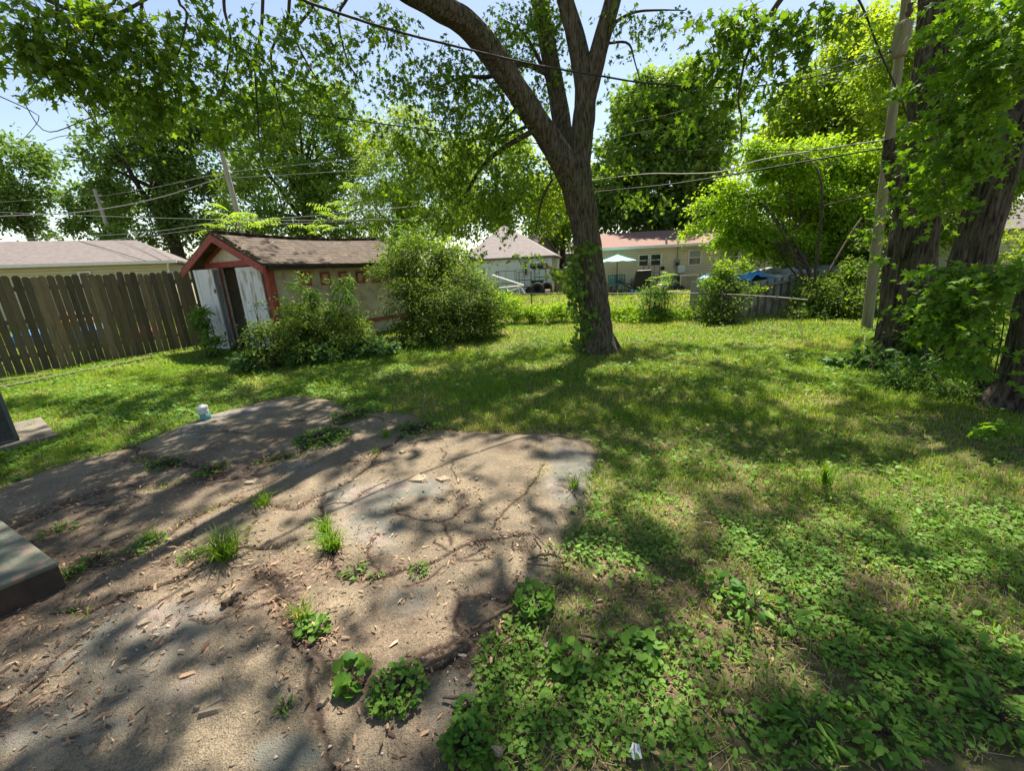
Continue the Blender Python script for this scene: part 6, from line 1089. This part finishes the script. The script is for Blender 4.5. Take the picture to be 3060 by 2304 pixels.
for a in ((460, 1025, 34, 60, 'leafy weed at the corner of the raised slab', .04, .08), (590, 1000, 30, 26, 'flat broad leaved weed on the edge of the raised slab', .07, .05, OVAL), (420, 1215, 26, 60, 'fine leaved weed left of the largest grass tuft', .035, .06, OVAL), (320, 1190, 34, 60, 'pale rounded weed in the far left crack', .04, .05), (700, 955, 60, 300, 'big patch of mixed weeds between the two upper slabs', .045, .08), (760, 905, 46, 170, 'weed patch climbing toward the lawn between slabs', .045, .1), (900, 935, 50, 130, 'low weed strip along the upper right slab edge', .045, .05), (360, 1010, 40, 90, 'ragged weed strip along the raised slab front', .035, .04), (770, 1250, 30, 26, 'rosette weed at the lower end of the central crack', .06, .05, OVAL), (905, 1245, 22, 26, 'upright small rosette on the right part of the main slab', .05, .08, OVAL), (815, 1258, 18, 18, 'tiny pale rosette between the two larger ones', .035, .02, OVAL), (770, 1480, 44, 18, 'sunlit violet weed with heart shaped leaves at the bottom', .085, .12), (862, 1510, 60, 150, 'dense clover clump right of the violet weed', .04, .12), (620, 1545, 18, 20, 'small bright seedling on the lower patio', .035, .07, OVAL), (1010, 1545, 22, 20, 'line of round leaves creeping over the grey slab', .05, .03), (1010, 1625, 50, 120, 'lush ground ivy mound at the bottom edge', .045, .1), (155, 1255, 26, 110, 'fluffy low weed right of the concrete step', .03, .07, OVAL), (215, 1220, 30, 30, 'lobed leaf weed beyond the step corner', .05, .05, OVAL), (680, 1370, 34, 40, 'dark weed half hidden in litter in the lower crack', .06, .05), (1150, 1310, 40, 60, 'dark violet leaves at the right patio edge', .07, .08), (130, 1160, 26, 26, 'small seedling in debris behind the step', .06, .09, OVAL)): weed(*a)
for a in ((1790, 1090, 30, 22, 'dandelion like rosette in the sunny right lawn', .08, .06, LANCE), (1620, 1330, 46, 26, 'tall broad leaved weed in the ground ivy', .1, .22, OVAL), (1560, 1290, 40, 24, 'large round violet leaves in the ivy bed', .09, .14), (1700, 1360, 40, 26, 'sunlit pointed leaf weed in the ivy bed', .09, .12, OVAL), (1500, 1230, 36, 20, 'rosette of toothed leaves near the bare soil', .09, .06, LANCE), (2010, 1420, 40, 26, 'broad dock leaves in the shaded lower right', .1, .1, OVAL), (1750, 1580, 50, 20, 'long toothed leaf weed at the bottom of the ivy', .12, .08, LANCE), (1380, 1420, 40, 26, 'broad leaved weed beside the dead sticks', .075, .1), (1900, 1600, 50, 30, 'pointed weed at the bottom right of centre', .09, .1, OVAL), (2150, 1560, 50, 30, 'dark leafed weed in the bottom right corner', .08, .1, OVAL), (1230, 1440, 36, 26, 'blue green violet leaves at the left of the ivy bed', .07, .1)): weed(*a, grp='weeds in the ivy bed', mt='ivy')
def stick(pts, r_, label, zoff=.012):
    P = []; 
    for x_, y_ in pts: g = G(x_, y_); g[2] = (pz(g[0], g[1]) if patio_in(np.array([g[0]]), np.array([g[1]]))[0] else gz(g[0], g[1]))+r_+zoff; P.append(g)
    P, R = smoothpath(P, [r_]*(len(P)-1)+[r_*.4], 16); P = P+rng.normal(size=P.shape)*r_*.25; V, F = tube_arr(P, R, 6); mk('stick', V, np.array(F), M['wooddark'], smooth=True, label=label, cat='stick', group='fallen sticks')
for a in (([(845, 1500), (900, 1470), (960, 1440), (1015, 1405)], .007, 'long dark stick lying along the lower patio crack'), ([(1020, 1380), (1060, 1355), (1120, 1325), (1150, 1318)], .008, 'stick reaching from the patio into the ivy'), ([(960, 1528), (1000, 1530), (1025, 1538)], .006, 'short dark twig on the grey slab at the bottom'), ([(1135, 1665), (1125, 1600), (1160, 1520), (1200, 1440)], .005, 'thin curved twig at the litter edge'), ([(1140, 1225), (1190, 1215), (1230, 1218)], .007, 'short stick on the right patio edge'), ([(1155, 1170), (1180, 1195)], .008, 'stubby stick above the right edge stick'), ([(1250, 1385), (1300, 1395), (1350, 1400)], .009, 'crossed stick in the ivy, lower one'), ([(1255, 1375), (1320, 1385), (1350, 1370)], .008, 'crossed stick in the ivy, upper one'), ([(460, 1215), (560, 1160)], .003, 'thin bent twig near the largest tuft'), ([(1560, 1540), (1620, 1555), (1660, 1560)], .011, 'thick bare stick deep in the ivy'), ([(1960, 1230), (1975, 1290), (1960, 1350), (1930, 1400)], .005, 'pale curved stem in the lower right weeds'), ([(1970, 1400), (1985, 1450), (1960, 1520), (1930, 1560)], .006, 'second pale curved stem below the first'), ([(240, 1195), (330, 1150), (370, 1125)], .004, 'brown twig among litter near the step'), ([(485, 1325), (510, 1310), (525, 1300)], .014, 'chunk of bark lying on the painted slab')): stick(*a)
def flake(px, py, r_px, label, h=.014):
    c = G(px, py); c[2] = pz(c[0], c[1]); r_ = r_px*mpp(c); k = 9; a = np.sort(rng.random(k)*2*pi); rr = r_*(.75+.4*rng.random(k)); P = [c+np.array([cos(t)*q_, sin(t)*q_*.8, 0]) for t, q_ in zip(a, rr)]
    o_ = MB().add(P+[c+(p-c)*.85+UP*h*(.5+rng.random()) for p in P], [tuple(range(k))[::-1], tuple(range(k, 2*k))]+[(i, (i+1) % k, (i+1) % k+k, i+k) for i in range(k)]).build('stone', M['stone'], label=label, cat='stone', group='loose stones and concrete flakes'); 
for a in ((960, 1043, 18, 'largest flat concrete flake in the centre of the patio'), (905, 1043, 22, 'thin round concrete flake left of the largest'), (770, 985, 8, 'pale pebble at the upper patio crack'), (870, 985, 8, 'grey pebble near the raised weed patch'), (670, 1005, 8, 'light stone beside the slab corner weed'), (1030, 1045, 5, 'small white pebble right of the flat flake'), (545, 1050, 16, 'flat pinkish stone beside the slab weed'), (1185, 1405, 12, 'whitish stone at the right patio edge'), (1165, 1325, 12, 'round pale stone by the stick end'), (1125, 1340, 9, 'grey stone beside the round pale one'), (300, 1195, 20, 'flat slate flake near the left crack'), (315, 1360, 16, 'brown stone by the diagonal crack'), (430, 1545, 10, 'small angular stone on the lower left slab'), (460, 1545, 30, 'long thin concrete chip beside the angular stone'), (700, 1530, 14, 'broken concrete crumb near the violet weed'), (1075, 1640, 14, 'half buried stone at the bottom edge', .02), (915, 1440, 8, 'pebble in the lower crack'), (1010, 1135, 8, 'pebble at the end of the curved crack'), (200, 1640, 14, 'tan stone at the bottom left'), (270, 1460, 12, 'thin chip on the painted slab'), (30, 1520, 22, 'wide flat bark coloured stone near the left bottom')): flake(*a)
c = G(1368, 1652); c[2] = .02; MB().add([c, c+np.array([.028, 0, .004]), c+np.array([.03, .035, .012]), c+np.array([.01, .045, .01]), c+np.array([-.008, .02, .008])], [(0, 1, 2, 3, 4)]).build('litter_scrap', mat('printed_scrap', (.6, .62, .66), (.06, .08, .16), 60, .4), label='tiny crumpled white and navy wrapper scrap at the bottom edge', cat='litter')
